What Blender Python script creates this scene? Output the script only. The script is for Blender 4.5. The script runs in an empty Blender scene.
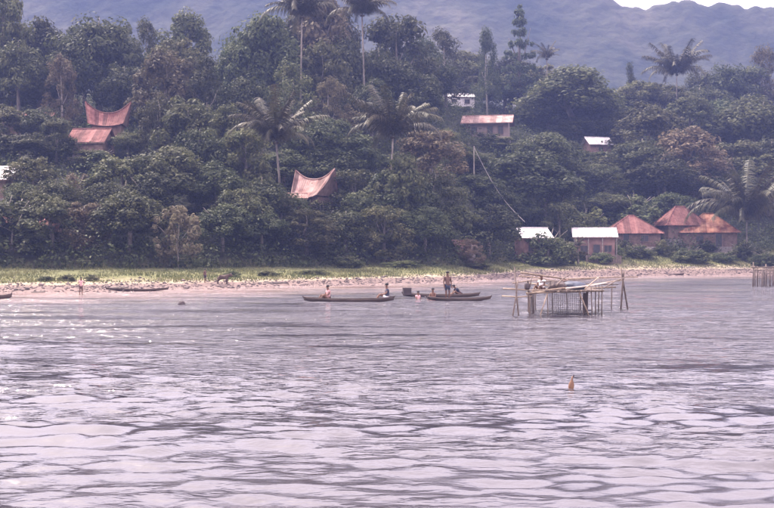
import bpy, bmesh, math, random
import numpy as np
from mathutils import Vector, Matrix

random.seed(7)
rng = np.random.default_rng(11)
SC = bpy.context.scene
COL = SC.collection
R = math.radians

# ------------------------------------------------------------------ camera
CAM_H, FPX, PW, PH, HOR = 2.4, 1075.0, 774.0, 508.0, 258.0
cam = bpy.data.cameras.new('camera')
cam.sensor_width = 36.0
cam.lens = FPX / PW * 36.0
cam.clip_start, cam.clip_end = 0.1, 20000
camo = bpy.data.objects.new('camera', cam)
COL.objects.link(camo)
camo.location = (0, 0, CAM_H)
camo.rotation_euler = (R(90) + math.atan((HOR - PH / 2) / FPX), 0, 0)
SC.camera = camo

# ------------------------------------------------------------------ sky and sun
SUN_EL, SUN_AZ = R(54), R(-48)          # azimuth measured from +Y towards +X
world = bpy.data.worlds.new('World')
SC.world = world
world.use_nodes = True
nt = world.node_tree
nt.nodes.clear()
sky = nt.nodes.new('ShaderNodeTexSky')
sky.sky_type = 'NISHITA'
sky.sun_disc = False
sky.sun_elevation = SUN_EL
sky.sun_rotation = SUN_AZ
sky.air_density = 1.0
sky.dust_density = 4.0
sky.ozone_density = 1.0
veil = nt.nodes.new('ShaderNodeMix')      # high thin cloud veil, even over the whole sky
veil.data_type = 'RGBA'
veil.inputs[0].default_value = 0.72
veil.inputs[7].default_value = (20.6, 17.4, 18.5, 1)
bg = nt.nodes.new('ShaderNodeBackground')
bg.inputs['Strength'].default_value = 0.148
wo = nt.nodes.new('ShaderNodeOutputWorld')
nt.links.new(sky.outputs[0], veil.inputs[6])
nt.links.new(veil.outputs[2], bg.inputs['Color'])
nt.links.new(bg.outputs[0], wo.inputs[0])

sun = bpy.data.lights.new('sun', 'SUN')
sun.energy = 5.0
sun.angle = R(0.6)
sun.color = (1.0, 0.87, 0.76)
suno = bpy.data.objects.new('sun', sun)
COL.objects.link(suno)
sd = Vector((math.sin(SUN_AZ) * math.cos(SUN_EL), math.cos(SUN_AZ) * math.cos(SUN_EL), math.sin(SUN_EL)))
suno.rotation_euler = sd.to_track_quat('Z', 'Y').to_euler()
suno.location = (0, 0, 60)

SC.view_settings.view_transform = 'Standard'
SC.view_settings.look = 'None'
SC.view_settings.exposure = 1.4
SC.view_settings.gamma = 1.0
SC.view_settings.use_curve_mapping = False
SC.cycles.max_bounces = 6
SC.cycles.transparent_max_bounces = 6
SC.cycles.volume_bounces = 1
SC.cycles.use_denoising = True

# ------------------------------------------------------------------ small tools
def tag(o, label=None, cat=None, group=None, kind=None):
    if label: o['label'] = label
    if cat: o['category'] = cat
    if group: o['group'] = group
    if kind: o['kind'] = kind
    return o

def empty(name, loc, rz=0.0, label=None, cat=None, group=None):
    o = bpy.data.objects.new(name, None)
    o.empty_display_size = 0.2
    COL.objects.link(o)
    o.location = loc
    o.rotation_euler = (0, 0, rz)
    return tag(o, label, cat, group)

def link(name, mesh, parent=None, loc=(0, 0, 0), rot=(0, 0, 0), scale=(1, 1, 1)):
    o = bpy.data.objects.new(name, mesh)
    COL.objects.link(o)
    o.parent = parent
    o.location, o.rotation_euler, o.scale = loc, rot, scale
    return o

def mesh_np(name, V, F, mat=None, smooth=False):
    """V (n,3); F (m,k) int array of equal sized polygons"""
    V = np.asarray(V, dtype=np.float32); F = np.asarray(F, dtype=np.int32)
    m = bpy.data.meshes.new(name)
    n, k = F.shape
    m.vertices.add(len(V)); m.vertices.foreach_set('co', V.ravel())
    m.loops.add(n * k); m.loops.foreach_set('vertex_index', F.ravel())
    m.polygons.add(n)
    m.polygons.foreach_set('loop_start', np.arange(0, n * k, k, dtype=np.int32))
    m.polygons.foreach_set('loop_total', np.full(n, k, dtype=np.int32))
    m.update(calc_edges=True)
    if smooth:
        m.polygons.foreach_set('use_smooth', np.ones(n, dtype=bool))
    if mat: m.materials.append(mat)
    return m

class MB:
    def __init__(s): s.v, s.f = [], []
    def box(s, c, size, rot=None):
        M = Matrix.Translation(c) @ (rot.to_4x4() if rot is not None else Matrix())
        b = len(s.v)
        for z in (-.5, .5):
            for x, y in ((-.5, -.5), (.5, -.5), (.5, .5), (-.5, .5)):
                s.v.append(tuple(M @ Vector((x * size[0], y * size[1], z * size[2]))))
        for q in ((0, 3, 2, 1), (4, 5, 6, 7), (0, 1, 5, 4), (1, 2, 6, 5), (2, 3, 7, 6), (3, 0, 4, 7)):
            s.f.append(tuple(b + i for i in q))
        return s
    def tube(s, pts, rad, n=6, cap=True):
        pts = [Vector(p) for p in pts]
        if not hasattr(rad, '__len__'): rad = [rad] * len(pts)
        b = len(s.v)
        for i, p in enumerate(pts):
            d = (pts[min(i + 1, len(pts) - 1)] - pts[max(i - 1, 0)]).normalized()
            u = d.cross(Vector((0.13, 0.27, 0.95)) if abs(d.z) < .9 else Vector((1, 0, 0))).normalized()
            w = d.cross(u)
            for k in range(n):
                a = 2 * math.pi * k / n
                s.v.append(tuple(p + (u * math.cos(a) + w * math.sin(a)) * rad[i]))
        for i in range(len(pts) - 1):
            for k in range(n):
                a0, a1 = b + i * n + k, b + i * n + (k + 1) % n
                s.f.append((a0, a1, a1 + n, a0 + n))
        if cap:
            s.f.append(tuple(b + k for k in range(n))[::-1])
            s.f.append(tuple(b + (len(pts) - 1) * n + k for k in range(n)))
        return s
    def poly(s, pts):
        b = len(s.v); s.v += [tuple(p) for p in pts]; s.f.append(tuple(range(b, b + len(pts)))); return s
    def prism(s, pts, off):
        """polygon pts and the same moved by off, closed"""
        b = len(s.v); n = len(pts); off = Vector(off)
        s.v += [tuple(p) for p in pts] + [tuple(Vector(p) + off) for p in pts]
        s.f.append(tuple(range(b, b + n))[::-1]); s.f.append(tuple(range(b + n, b + 2 * n)))
        for i in range(n):
            j = (i + 1) % n
            s.f.append((b + i, b + j, b + n + j, b + n + i))
        return s
    def lathe(s, prof, n=12, c=(0, 0, 0)):
        b = len(s.v)
        for r, z in prof:
            for k in range(n):
                a = 2 * math.pi * k / n
                s.v.append((c[0] + r * math.cos(a), c[1] + r * math.sin(a), c[2] + z))
        for i in range(len(prof) - 1):
            for k in range(n):
                a0, a1 = b + i * n + k, b + i * n + (k + 1) % n
                s.f.append((a0, a1, a1 + n, a0 + n))
        s.f.append(tuple(b + k for k in range(n))[::-1])
        s.f.append(tuple(b + (len(prof) - 1) * n + k for k in range(n)))
        return s
    def mesh(s, name, mat, smooth=False):
        m = bpy.data.meshes.new(name)
        m.from_pydata(s.v, [], s.f); m.update()
        if smooth:
            m.polygons.foreach_set('use_smooth', np.ones(len(m.polygons), dtype=bool))
        m.materials.append(mat)
        return m
    def build(s, name, mat, parent=None, smooth=False, **k):
        return link(name, s.mesh(name, mat, smooth), parent, **k)

# value noise -----------------------------------------------------------
_perm = rng.permutation(4096)
_val = rng.random(4096) * 2 - 1
def vnoise(x, y, seed=0):
    x = np.asarray(x, dtype=np.float64); y = np.asarray(y, dtype=np.float64)
    xi = np.floor(x).astype(np.int64); yi = np.floor(y).astype(np.int64)
    fx = x - xi; fy = y - yi
    fx = fx * fx * (3 - 2 * fx); fy = fy * fy * (3 - 2 * fy)
    def h(a, b): return _val[_perm[(_perm[(a + seed * 131) & 4095] + b) & 4095]]
    return ((h(xi, yi) * (1 - fx) + h(xi + 1, yi) * fx) * (1 - fy)
            + (h(xi, yi + 1) * (1 - fx) + h(xi + 1, yi + 1) * fx) * fy)
def fbm(x, y, o=4, seed=0):
    r, a = 0.0, 0.5
    for i in range(o):
        r = r + a * vnoise(x * 2 ** i, y * 2 ** i, seed + i); a *= 0.5
    return r

# ------------------------------------------------------------------ materials
def base_mat(name):
    m = bpy.data.materials.new(name); m.use_nodes = True
    t = m.node_tree; b = t.nodes['Principled BSDF']
    return m, t, b

def mat(name, c1, c2=None, rough=0.8, scale=3.0, spec=0.3, bump=0.0, bscale=20.0, stretch=None, metal=0.0, detail=4, var=(0.8, 1.2)):
    m, t, b = base_mat(name)
    b.inputs['Roughness'].default_value = rough
    b.inputs['Specular IOR Level'].default_value = spec
    b.inputs['Metallic'].default_value = metal
    tc = t.nodes.new('ShaderNodeTexCoord')
    src = tc.outputs['Object']
    if stretch:
        mp = t.nodes.new('ShaderNodeMapping'); mp.inputs['Scale'].default_value = stretch
        t.links.new(src, mp.inputs['Vector']); src = mp.outputs[0]
    if c2 is None: c2 = tuple(min(1, x * 0.6) for x in c1)
    n = t.nodes.new('ShaderNodeTexNoise'); n.inputs['Scale'].default_value = scale; n.inputs['Detail'].default_value = detail
    t.links.new(src, n.inputs['Vector'])
    r = t.nodes.new('ShaderNodeValToRGB')
    r.color_ramp.elements[0].position = 0.35; r.color_ramp.elements[1].position = 0.65
    r.color_ramp.elements[0].color = (*c1, 1); r.color_ramp.elements[1].color = (*c2, 1)
    t.links.new(n.outputs['Fac'], r.inputs[0])
    oi = t.nodes.new('ShaderNodeObjectInfo')
    hv = t.nodes.new('ShaderNodeHueSaturation')
    mr = t.nodes.new('ShaderNodeMapRange'); mr.inputs[3].default_value = var[0]; mr.inputs[4].default_value = var[1]
    t.links.new(oi.outputs['Random'], mr.inputs[0]); t.links.new(mr.outputs[0], hv.inputs['Value'])
    t.links.new(r.outputs[0], hv.inputs['Color']); t.links.new(hv.outputs[0], b.inputs['Base Color'])
    if bump:
        n2 = t.nodes.new('ShaderNodeTexNoise'); n2.inputs['Scale'].default_value = bscale
        t.links.new(src, n2.inputs['Vector'])
        bp = t.nodes.new('ShaderNodeBump'); bp.inputs['Strength'].default_value = bump; bp.inputs['Distance'].default_value = 0.05
        t.links.new(n2.outputs['Fac'], bp.inputs['Height']); t.links.new(bp.outputs[0], b.inputs['Normal'])
    return m

def leaf_mat(name, c1, c2, rough=0.62, spec=0.22, trans=0.36, vscale=0.7):
    """colour varies leaf cluster by leaf cluster and tree by tree"""
    m, t, b = base_mat(name)
    b.inputs['Roughness'].default_value = rough
    b.inputs['Specular IOR Level'].default_value = spec
    g = t.nodes.new('ShaderNodeNewGeometry')
    n = t.nodes.new('ShaderNodeTexNoise'); n.inputs['Scale'].default_value = vscale; n.inputs['Detail'].default_value = 5
    n.inputs['Roughness'].default_value = 0.7
    t.links.new(g.outputs['Position'], n.inputs['Vector'])
    r = t.nodes.new('ShaderNodeValToRGB')
    r.color_ramp.elements[0].position = 0.36; r.color_ramp.elements[1].position = 0.66
    r.color_ramp.elements[0].color = (*c1, 1); r.color_ramp.elements[1].color = (*c2, 1)
    t.links.new(n.outputs['Fac'], r.inputs[0])
    oi = t.nodes.new('ShaderNodeObjectInfo')
    hv = t.nodes.new('ShaderNodeHueSaturation')
    mr = t.nodes.new('ShaderNodeMapRange'); mr.inputs[3].default_value = 0.6; mr.inputs[4].default_value = 1.5
    t.links.new(oi.outputs['Random'], mr.inputs[0]); t.links.new(mr.outputs[0], hv.inputs['Value'])
    mh = t.nodes.new('ShaderNodeMapRange'); mh.inputs[3].default_value = 0.475; mh.inputs[4].default_value = 0.515
    ml = t.nodes.new('ShaderNodeMath'); ml.operation = 'FRACT'; m7 = t.nodes.new('ShaderNodeMath'); m7.operation = 'MULTIPLY'; m7.inputs[1].default_value = 7.3
    t.links.new(oi.outputs['Random'], m7.inputs[0]); t.links.new(m7.outputs[0], ml.inputs[0]); t.links.new(ml.outputs[0], mh.inputs[0]); t.links.new(mh.outputs[0], hv.inputs['Hue'])
    t.links.new(r.outputs[0], hv.inputs['Color']); t.links.new(hv.outputs[0], b.inputs['Base Color'])
    tr = t.nodes.new('ShaderNodeBsdfTranslucent'); t.links.new(hv.outputs[0], tr.inputs['Color'])
    mx = t.nodes.new('ShaderNodeMixShader'); mx.inputs[0].default_value = trans
    out = t.nodes['Material Output']
    t.links.new(b.outputs[0], mx.inputs[1]); t.links.new(tr.outputs[0], mx.inputs[2]); t.links.new(mx.outputs[0], out.inputs[0])
    return m

M = {}
M['leaf_dark'] = leaf_mat('leaf_dark', (0.022, 0.034, 0.013), (0.095, 0.105, 0.042))
M['leaf_mid'] = leaf_mat('leaf_mid', (0.03, 0.044, 0.016), (0.14, 0.14, 0.062))
M['leaf_brown'] = leaf_mat('leaf_brown', (0.045, 0.045, 0.024), (0.16, 0.125, 0.07))
M['leaf_light'] = leaf_mat('leaf_light', (0.06, 0.085, 0.03), (0.15, 0.165, 0.07))
M['leaf_dry'] = leaf_mat('leaf_dry', (0.17, 0.16, 0.085), (0.30, 0.265, 0.165))
M['leaf_needle'] = leaf_mat('leaf_needle', (0.035, 0.055, 0.03), (0.07, 0.085, 0.045))
M['palm'] = leaf_mat('palm_leaf', (0.035, 0.04, 0.02), (0.10, 0.09, 0.05), rough=0.5, spec=0.25, trans=0.14)
M['grass'] = leaf_mat('grass_blade', (0.06, 0.075, 0.028), (0.16, 0.15, 0.07), rough=0.7, trans=0.3, vscale=0.25)
M['bark'] = mat('bark', (0.12, 0.10, 0.085), (0.24, 0.21, 0.18), rough=0.9, scale=4, bump=0.4, stretch=(1, 1, 0.3))
M['bark_pale'] = mat('bark_pale', (0.22, 0.19, 0.16), (0.35, 0.31, 0.27), rough=0.9, scale=4)
M['bamboo'] = mat('bamboo', (0.22, 0.16, 0.12), (0.36, 0.28, 0.21), rough=0.6, scale=5, stretch=(1, 1, 0.4))
M['bamboo_dark'] = mat('bamboo_dark', (0.10, 0.075, 0.065), (0.18, 0.14, 0.115), rough=0.75, scale=5)
M['bamboo_pale'] = mat('bamboo_pale', (0.52, 0.44, 0.38), (0.66, 0.58, 0.51), rough=0.55, scale=5)
M['boat_wood'] = mat('boat_wood', (0.05, 0.036, 0.032), (0.095, 0.07, 0.06), rough=0.75, scale=3, stretch=(0.3, 1, 1))
M['wood_wall'] = mat('wood_wall', (0.13, 0.085, 0.07), (0.22, 0.15, 0.12), rough=0.85, scale=2)
M['pink_wall'] = mat('pink_wall', (0.20, 0.115, 0.10), (0.29, 0.18, 0.155), rough=0.9, scale=1.2)
M['tan_wall'] = mat('tan_wall', (0.27, 0.20, 0.18), (0.36, 0.28, 0.25), rough=0.9, scale=1.2)
M['white_wall'] = mat('white_wall', (0.62, 0.57, 0.58), (0.74, 0.69, 0.70), rough=0.9, scale=1.5)
M['stone'] = mat('stone', (0.22, 0.19, 0.17), (0.33, 0.29, 0.27), rough=0.95, scale=3, bump=0.3)
M['roof_red'] = mat('roof_red', (0.145, 0.058, 0.05), (0.24, 0.115, 0.10), rough=0.8, scale=1.6, spec=0.15, var=(0.55, 1.35))
M['roof_rust'] = mat('roof_rust', (0.17, 0.06, 0.04), (0.36, 0.19, 0.13), rough=0.8, scale=1.1, spec=0.15, var=(0.6, 1.4))
M['roof_zinc'] = mat('roof_zinc', (0.56, 0.52, 0.51), (0.76, 0.72, 0.71), rough=0.5, scale=1.0, spec=0.5, var=(0.75, 1.15))
M['roof_pink'] = mat('roof_pink', (0.21, 0.105, 0.088), (0.42, 0.285, 0.245), rough=0.7, scale=0.9, spec=0.25, var=(0.45, 1.4))
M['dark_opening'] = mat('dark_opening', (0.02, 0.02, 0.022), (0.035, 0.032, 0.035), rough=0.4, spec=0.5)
M['skin'] = mat('skin', (0.12, 0.062, 0.042), (0.17, 0.09, 0.06), rough=0.55, scale=8)
M['hair'] = mat('hair', (0.012, 0.01, 0.01), (0.02, 0.018, 0.016), rough=0.6)
M['cloth_pink'] = mat('cloth_pink', (0.60, 0.34, 0.34), (0.70, 0.42, 0.42), rough=0.9)
M['cloth_white'] = mat('cloth_white', (0.70, 0.66, 0.66), (0.78, 0.74, 0.74), rough=0.9)
M['cloth_navy'] = mat('cloth_navy', (0.03, 0.035, 0.06), (0.05, 0.055, 0.085), rough=0.9)
M['cloth_brown'] = mat('cloth_brown', (0.10, 0.06, 0.05), (0.15, 0.09, 0.075), rough=0.9)
M['cloth_red'] = mat('cloth_red', (0.38, 0.08, 0.07), (0.46, 0.12, 0.10), rough=0.9)
M['tarp_blue'] = mat('tarp_blue', (0.045, 0.05, 0.07), (0.075, 0.085, 0.115), rough=0.6, scale=4)
M['net'] = mat('net', (0.075, 0.06, 0.06), (0.12, 0.095, 0.09), rough=0.9, scale=6)
M['crate'] = mat('crate', (0.05, 0.04, 0.045), (0.085, 0.065, 0.065), rough=0.8)
M['orange_float'] = mat('orange_float', (0.15, 0.078, 0.05), (0.21, 0.12, 0.075), rough=0.5, scale=9)
M['hide'] = mat('hide', (0.075, 0.05, 0.04), (0.11, 0.075, 0.06), rough=0.85, scale=4)
M['pebble'] = mat('pebble', (0.07, 0.055, 0.05), (0.25, 0.195, 0.18), rough=0.9, scale=2.5)
M['cable'] = mat('cable', (0.24, 0.21, 0.20), (0.3, 0.27, 0.26), rough=0.6)

# ------------------------------------------------------------------ terrain
_SX = np.array([-900, -300, -60, -26.6, -17.6, -7.4, 6, 16.7, 33.6, 54.7, 100, 300, 900.])
_SY = np.array([20, 50, 68, 74, 80, 92, 106, 130, 144, 152, 165, 190, 230.])
_PX = np.array([-30., -6, 9, 22, 34])
_TB = np.array([9., 9, 7.5, 8, 8]); _ZB = np.array([.48, .50, .62, .95, 1.15])
_TG = np.array([31., 29, 19, 21, 22]); _ZG = np.array([1.5, 1.6, 1.75, 2.3, 3.9])
_SL = np.array([.42, .45, .54, .54, .50])
def shore(x): return np.interp(x, _SX, _SY)
def tg_at(x): return np.interp(x, _PX, _TG)
def ground(x, y, rough=True):
    x = np.asarray(x, float); y = np.asarray(y, float)
    t = y - shore(x) + 1.6 * fbm(x / 9.0, y / 9.0, 3, 5)
    tb, zb, tg, zg, sl = (np.interp(x, _PX, a) for a in (_TB, _ZB, _TG, _ZG, _SL))
    zbed = np.maximum(t * 0.045, -3.0)
    zbeach = zb * np.clip(t / tb, 0, 1)
    zgr = zb + (zg - zb) * np.clip((t - tb) / (tg - tb), 0, 1)
    P = 60.0
    zh = zg + P * (1 - np.exp(-sl * np.maximum(t - tg, 0) / P))
    back = np.maximum(t - tg - 140, 0)
    zh = zh - 0.16 * back
    zh = np.maximum(zh, 3.0)
    z = np.where(t < 0, zbed, np.where(t < tb, zbeach, np.where(t < tg, zgr, zh)))
    if rough:
        z = z + np.where(t > 0, 0.10, 0.02) * fbm(x / 2.2, y / 2.2, 3, 9) + np.where(t > tg, 1.6 * fbm(x / 18, y / 18, 3, 2) * np.clip((t - tg) / 15, 0, 1), 0)
    return z
def gz(x, y): return float(ground(x, y))

def ray(px, py, d):
    return Vector(((px - 387.0) / FPX * d, d, CAM_H + (HOR - py) / FPX * d))
def hit(px, py, d0=20.0):
    """where the view ray meets the land or the water level"""
    d = d0
    while d < 400:
        p = ray(px, py, d)
        if p.z <= max(0.0, gz(p.x, p.y)): return p
        d += 0.25
    return ray(px, py, 250)
def inland(px, r):
    """point under pixel column px that lies r metres behind the edge of the trees"""
    lo = 30.0
    while lo < 400:
        x = (px - 387.0) / FPX * lo
        if lo - shore(x) - tg_at(x) >= r: break
        lo += 0.25
    return Vector((x, lo, gz(x, lo)))

# one sheet of ground: lake bed, beach, bank and wooded slope
def grid_mesh(name, xs, ys, zf, mat_, smooth=True):
    X, Y = np.meshgrid(xs, ys)
    Z = zf(X, Y)
    V = np.stack([X.ravel(), Y.ravel(), Z.ravel()], 1)
    nx, ny = len(xs), len(ys)
    i = (np.arange(ny - 1)[:, None] * nx + np.arange(nx - 1)[None, :]).ravel()
    F = np.stack([i, i + 1, i + nx + 1, i + nx], 1)
    return mesh_np(name, V, F, mat_, smooth), X, Y

def ground_material():
    m, t, b = base_mat('bank_ground')
    b.inputs['Roughness'].default_value = 0.95
    b.inputs['Specular IOR Level'].default_value = 0.15
    at = t.nodes.new('ShaderNodeAttribute'); at.attribute_name = 'inland'
    g = t.nodes.new('ShaderNodeNewGeometry')
    n = t.nodes.new('ShaderNodeTexNoise'); n.inputs['Scale'].default_value = 0.35; n.inputs['Detail'].default_value = 6
    t.links.new(g.outputs['Position'], n.inputs['Vector'])
    ad = t.nodes.new('ShaderNodeMath'); ad.operation = 'MULTIPLY_ADD'; ad.inputs[1].default_value = 0.22; 
    t.links.new(n.outputs['Fac'], ad.inputs[0]); t.links.new(at.outputs['Fac'], ad.inputs[2])
    r = t.nodes.new('ShaderNodeValToRGB')
    e = r.color_ramp.elements
    e[0].position = 0.0; e[0].color = (0.15, 0.115, 0.10, 1)
    e[1].position = 1.0; e[1].color = (0.028, 0.03, 0.018, 1)
    for p, c in ((0.16, (0.20, 0.15, 0.135)), (0.42, (0.165, 0.12, 0.105)), (0.53, (0.34, 0.29, 0.20)), (0.62, (0.145, 0.145, 0.062)), (0.80, (0.11, 0.115, 0.05)), (0.92, (0.10, 0.095, 0.05))):
        k = e.new(p); k.color = (*c, 1)
    t.links.new(ad.outputs[0], r.inputs[0])
    n2 = t.nodes.new('ShaderNodeTexNoise'); n2.inputs['Scale'].default_value = 2.6; n2.inputs['Detail'].default_value = 6
    t.links.new(g.outputs['Position'], n2.inputs['Vector'])
    mr = t.nodes.new('ShaderNodeMapRange'); mr.inputs[1].default_value = 0.3; mr.inputs[2].default_value = 0.7
    mr.inputs[3].default_value = 0.45; mr.inputs[4].default_value = 1.35
    t.links.new(n2.outputs['Fac'], mr.inputs[0])
    hv = t.nodes.new('ShaderNodeHueSaturation'); t.links.new(mr.outputs[0], hv.inputs['Value'])
    t.links.new(r.outputs[0], hv.inputs['Color']); t.links.new(hv.outputs[0], b.inputs['Base Color'])
    bp = t.nodes.new('ShaderNodeBump'); bp.inputs['Distance'].default_value = 0.12; bp.inputs['Strength'].default_value = 0.8
    t.links.new(n2.outputs['Fac'], bp.inputs['Height']); t.links.new(bp.outputs[0], b.inputs['Normal'])
    return m

xs = np.concatenate([np.linspace(-900, -95, 24)[:-1], np.linspace(-95, 125, 290), np.linspace(125, 900, 24)[1:]])
ys = np.concatenate([np.linspace(-600, 40, 10)[:-1], np.linspace(40, 240, 300), np.linspace(240, 640, 40)[1:]])
gm, GX, GY = grid_mesh('ground', xs, ys, ground, ground_material())
tt = GY - shore(GX) + 1.6 * fbm(GX / 9.0, GY / 9.0, 3, 5)
tb_ = np.interp(GX, _PX, _TB); tg_ = np.interp(GX, _PX, _TG)
zone = np.where(tt < 0, 0.0, np.where(tt < tb_, 0.1 + 0.35 * tt / tb_, np.where(tt < tg_, 0.45 + 0.35 * (tt - tb_) / (tg_ - tb_), 0.95)))
a = gm.attributes.new('inland', 'FLOAT', 'POINT'); a.data.foreach_set('value', zone.ravel().astype(np.float32))
tag(link('ground', gm), kind='structure')

# ------------------------------------------------------------------ lake
def lake_material():
    m, t, b = base_mat('lake_water')
    b.inputs['IOR'].default_value = 1.85
    b.inputs['Specular IOR Level'].default_value = 0.5
    b.inputs['Roughness'].default_value = 0.09
    at = t.nodes.new('ShaderNodeAttribute'); at.attribute_name = 'depth'
    r = t.nodes.new('ShaderNodeValToRGB')
    r.color_ramp.elements[0].position = 0.0; r.color_ramp.elements[0].color = (0.33, 0.235, 0.205, 1)
    r.color_ramp.elements[1].position = 1.0; r.color_ramp.elements[1].color = (0.03, 0.026, 0.034, 1)
    t.links.new(r.outputs[0], b.inputs['Base Color'])
    g = t.nodes.new('ShaderNodeNewGeometry')
    ru = t.nodes.new('ShaderNodeAttribute'); ru.attribute_name = 'ruffle'
    t.links.new(ru.outputs['Fac'], b.inputs['Roughness'])
    # uneven bed showing through the shallows
    mpb = t.nodes.new('ShaderNodeMapping'); mpb.inputs['Scale'].default_value = (0.16, 0.5, 1.0)
    nb = t.nodes.new('ShaderNodeTexNoise'); nb.inputs['Scale'].default_value = 1.0; nb.inputs['Detail'].default_value = 6; nb.inputs['Roughness'].default_value = 0.65
    t.links.new(g.outputs['Position'], mpb.inputs['Vector']); t.links.new(mpb.outputs[0], nb.inputs['Vector'])
    mb_ = t.nodes.new('ShaderNodeMapRange'); mb_.inputs[1].default_value = 0.3; mb_.inputs[2].default_value = 0.7; mb_.inputs[3].default_value = -0.3; mb_.inputs[4].default_value = 0.35
    t.links.new(nb.outputs['Fac'], mb_.inputs[0])
    sm = t.nodes.new('ShaderNodeMath'); sm.operation = 'ADD'; sm.use_clamp = True
    t.links.new(at.outputs['Fac'], sm.inputs[0]); t.links.new(mb_.outputs[0], sm.inputs[1]); t.links.new(sm.outputs[0], r.inputs[0])
    mp = t.nodes.new('ShaderNodeMapping'); mp.inputs['Scale'].default_value = (0.55, 1.2, 1.0)
    mp.inputs['Rotation'].default_value = (0, 0, R(12))
    t.links.new(g.outputs['Position'], mp.inputs['Vector'])
    n = t.nodes.new('ShaderNodeTexNoise'); n.inputs['Scale'].default_value = 3.2; n.inputs['Detail'].default_value = 3
    n.inputs['Roughness'].default_value = 0.55
    t.links.new(mp.outputs[0], n.inputs['Vector'])
    n3 = t.nodes.new('ShaderNodeTexNoise'); n3.inputs['Scale'].default_value = 1.0; n3.inputs['Detail'].default_value = 6
    mp3 = t.nodes.new('ShaderNodeMapping'); mp3.inputs['Scale'].default_value = (0.08, 0.5, 1.0); mp3.inputs['Rotation'].default_value = (0, 0, R(7))
    t.links.new(g.outputs['Position'], mp3.inputs['Vector']); t.links.new(mp3.outputs[0], n3.inputs['Vector'])
    mr = t.nodes.new('ShaderNodeMapRange'); mr.inputs[1].default_value = 0.4; mr.inputs[2].default_value = 0.62
    mr.inputs[3].default_value = 0.2; mr.inputs[4].default_value = 1.1
    t.links.new(n3.outputs['Fac'], mr.inputs[0])
    ch = t.nodes.new('ShaderNodeAttribute'); ch.attribute_name = 'chop'
    mu = t.nodes.new('ShaderNodeMath'); mu.operation = 'MULTIPLY'
    t.links.new(mr.outputs[0], mu.inputs[0]); t.links.new(ch.outputs['Fac'], mu.inputs[1])
    bp = t.nodes.new('ShaderNodeBump'); bp.inputs['Distance'].default_value = 0.42
    t.links.new(mu.outputs[0], bp.inputs['Strength'])
    t.links.new(n.outputs['Fac'], bp.inputs['Height']); t.links.new(bp.outputs[0], b.inputs['Normal'])
    return m

def build_lake():
    d = np.concatenate([[0.6, 1.5, 2.5], np.geomspace(3.5, 240, 640), np.geomspace(250, 620, 12)])
    fine = np.linspace(-R(30), R(30), 460)
    side = np.linspace(R(30), R(330), 62)[1:-1]
    ang = np.concatenate([fine, side])
    D, A = np.meshgrid(d, ang, indexing='ij')
    X = D * np.sin(A); Y = D * np.cos(A)
    step = np.gradient(d)[:, None] * np.ones_like(A)
    coarse = (np.abs(np.arctan2(X, Y)) > R(30.2))
    step = np.where(coarse, np.maximum(step, D * R(5)), step)
    rs = np.random.default_rng(5)
    Z = np.zeros_like(X)
    patch = 0.5 + 1.2 * np.clip(1.3 * fbm(X / 11.0, Y / 14.0, 3, 21) + 0.4, 0, 1)
    wx = X + 0.35 * fbm(X / 2.7, Y / 2.7, 3, 31); wy = Y + 0.45 * fbm(X / 3.6, Y / 2.2, 3, 41)
    calm = 0.74 + 0.66 * np.clip((D - 12) / 7.0, 0, 1)
    for i in range(80):
        lam = math.exp(rs.uniform(math.log(0.22), math.log(1.7 if i % 3 == 0 else 0.85)))
        th = rs.normal(R(4), R(20)) if i % 4 else rs.normal(R(-24), R(22))
        k = 2 * math.pi / lam
        s = 0.034 if lam < 0.9 else 0.02
        fade = np.clip((lam / (2.2 * step) - 1.0) / 1.2, 0, 1)
        ph = k * (wx * math.sin(th) + wy * math.cos(th)) + rs.uniform(0, 6.28)
        Z += fade * s / k * (np.sin(ph) + 0.12 * np.cos(2 * ph))
    for i in range(18):
        lam = math.exp(rs.uniform(math.log(2.4), math.log(9.0)))
        th = rs.normal(R(5), R(14)); k = 2 * math.pi / lam
        fade = np.clip((lam / (2.2 * step) - 1.0) / 1.2, 0, 1)
        Z += fade * 0.009 / k * np.sin(k * (wx * math.sin(th) + wy * math.cos(th)) + rs.uniform(0, 6.28))
    Z *= patch * calm
    bed = ground(X, Y, False)
    depth = np.clip(-bed / 1.3, 0, 1.4)
    Z *= np.clip(0.45 + depth, 0, 1)
    V = np.stack([X.ravel(), Y.ravel(), Z.ravel()], 1)
    na = len(ang); nd = len(d)
    i = (np.arange(nd - 1)[:, None] * na + np.arange(na)[None, :])
    j = (np.arange(nd - 1)[:, None] * na + ((np.arange(na) + 1) % na)[None, :])
    F = np.stack([i.ravel(), j.ravel(), (j + na).ravel(), (i + na).ravel()], 1)[:, ::-1]
    # drop what lies far inland under the hill
    keep = (bed.ravel()[F] < 0.6).any(1)
    F = F[keep]
    m = mesh_np('lake_water', V, F, lake_material(), True)
    a = m.attributes.new('depth', 'FLOAT', 'POINT'); a.data.foreach_set('value', depth.ravel().astype(np.float32))
    chop = np.clip(0.24 + (D - 14) / 40.0, 0.24, 1.0)
    ruf = np.clip(0.21 - (D - 10) * 0.018, 0.07, 0.21) + 0.03 * fbm(X / 5.0, Y / 3.0, 2, 61)
    a = m.attributes.new('ruffle', 'FLOAT', 'POINT'); a.data.foreach_set('value', ruf.ravel().astype(np.float32))
    a = m.attributes.new('chop', 'FLOAT', 'POINT'); a.data.foreach_set('value', chop.ravel().astype(np.float32))
    tag(link('lake_water', m), kind='structure')
build_lake()

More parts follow.
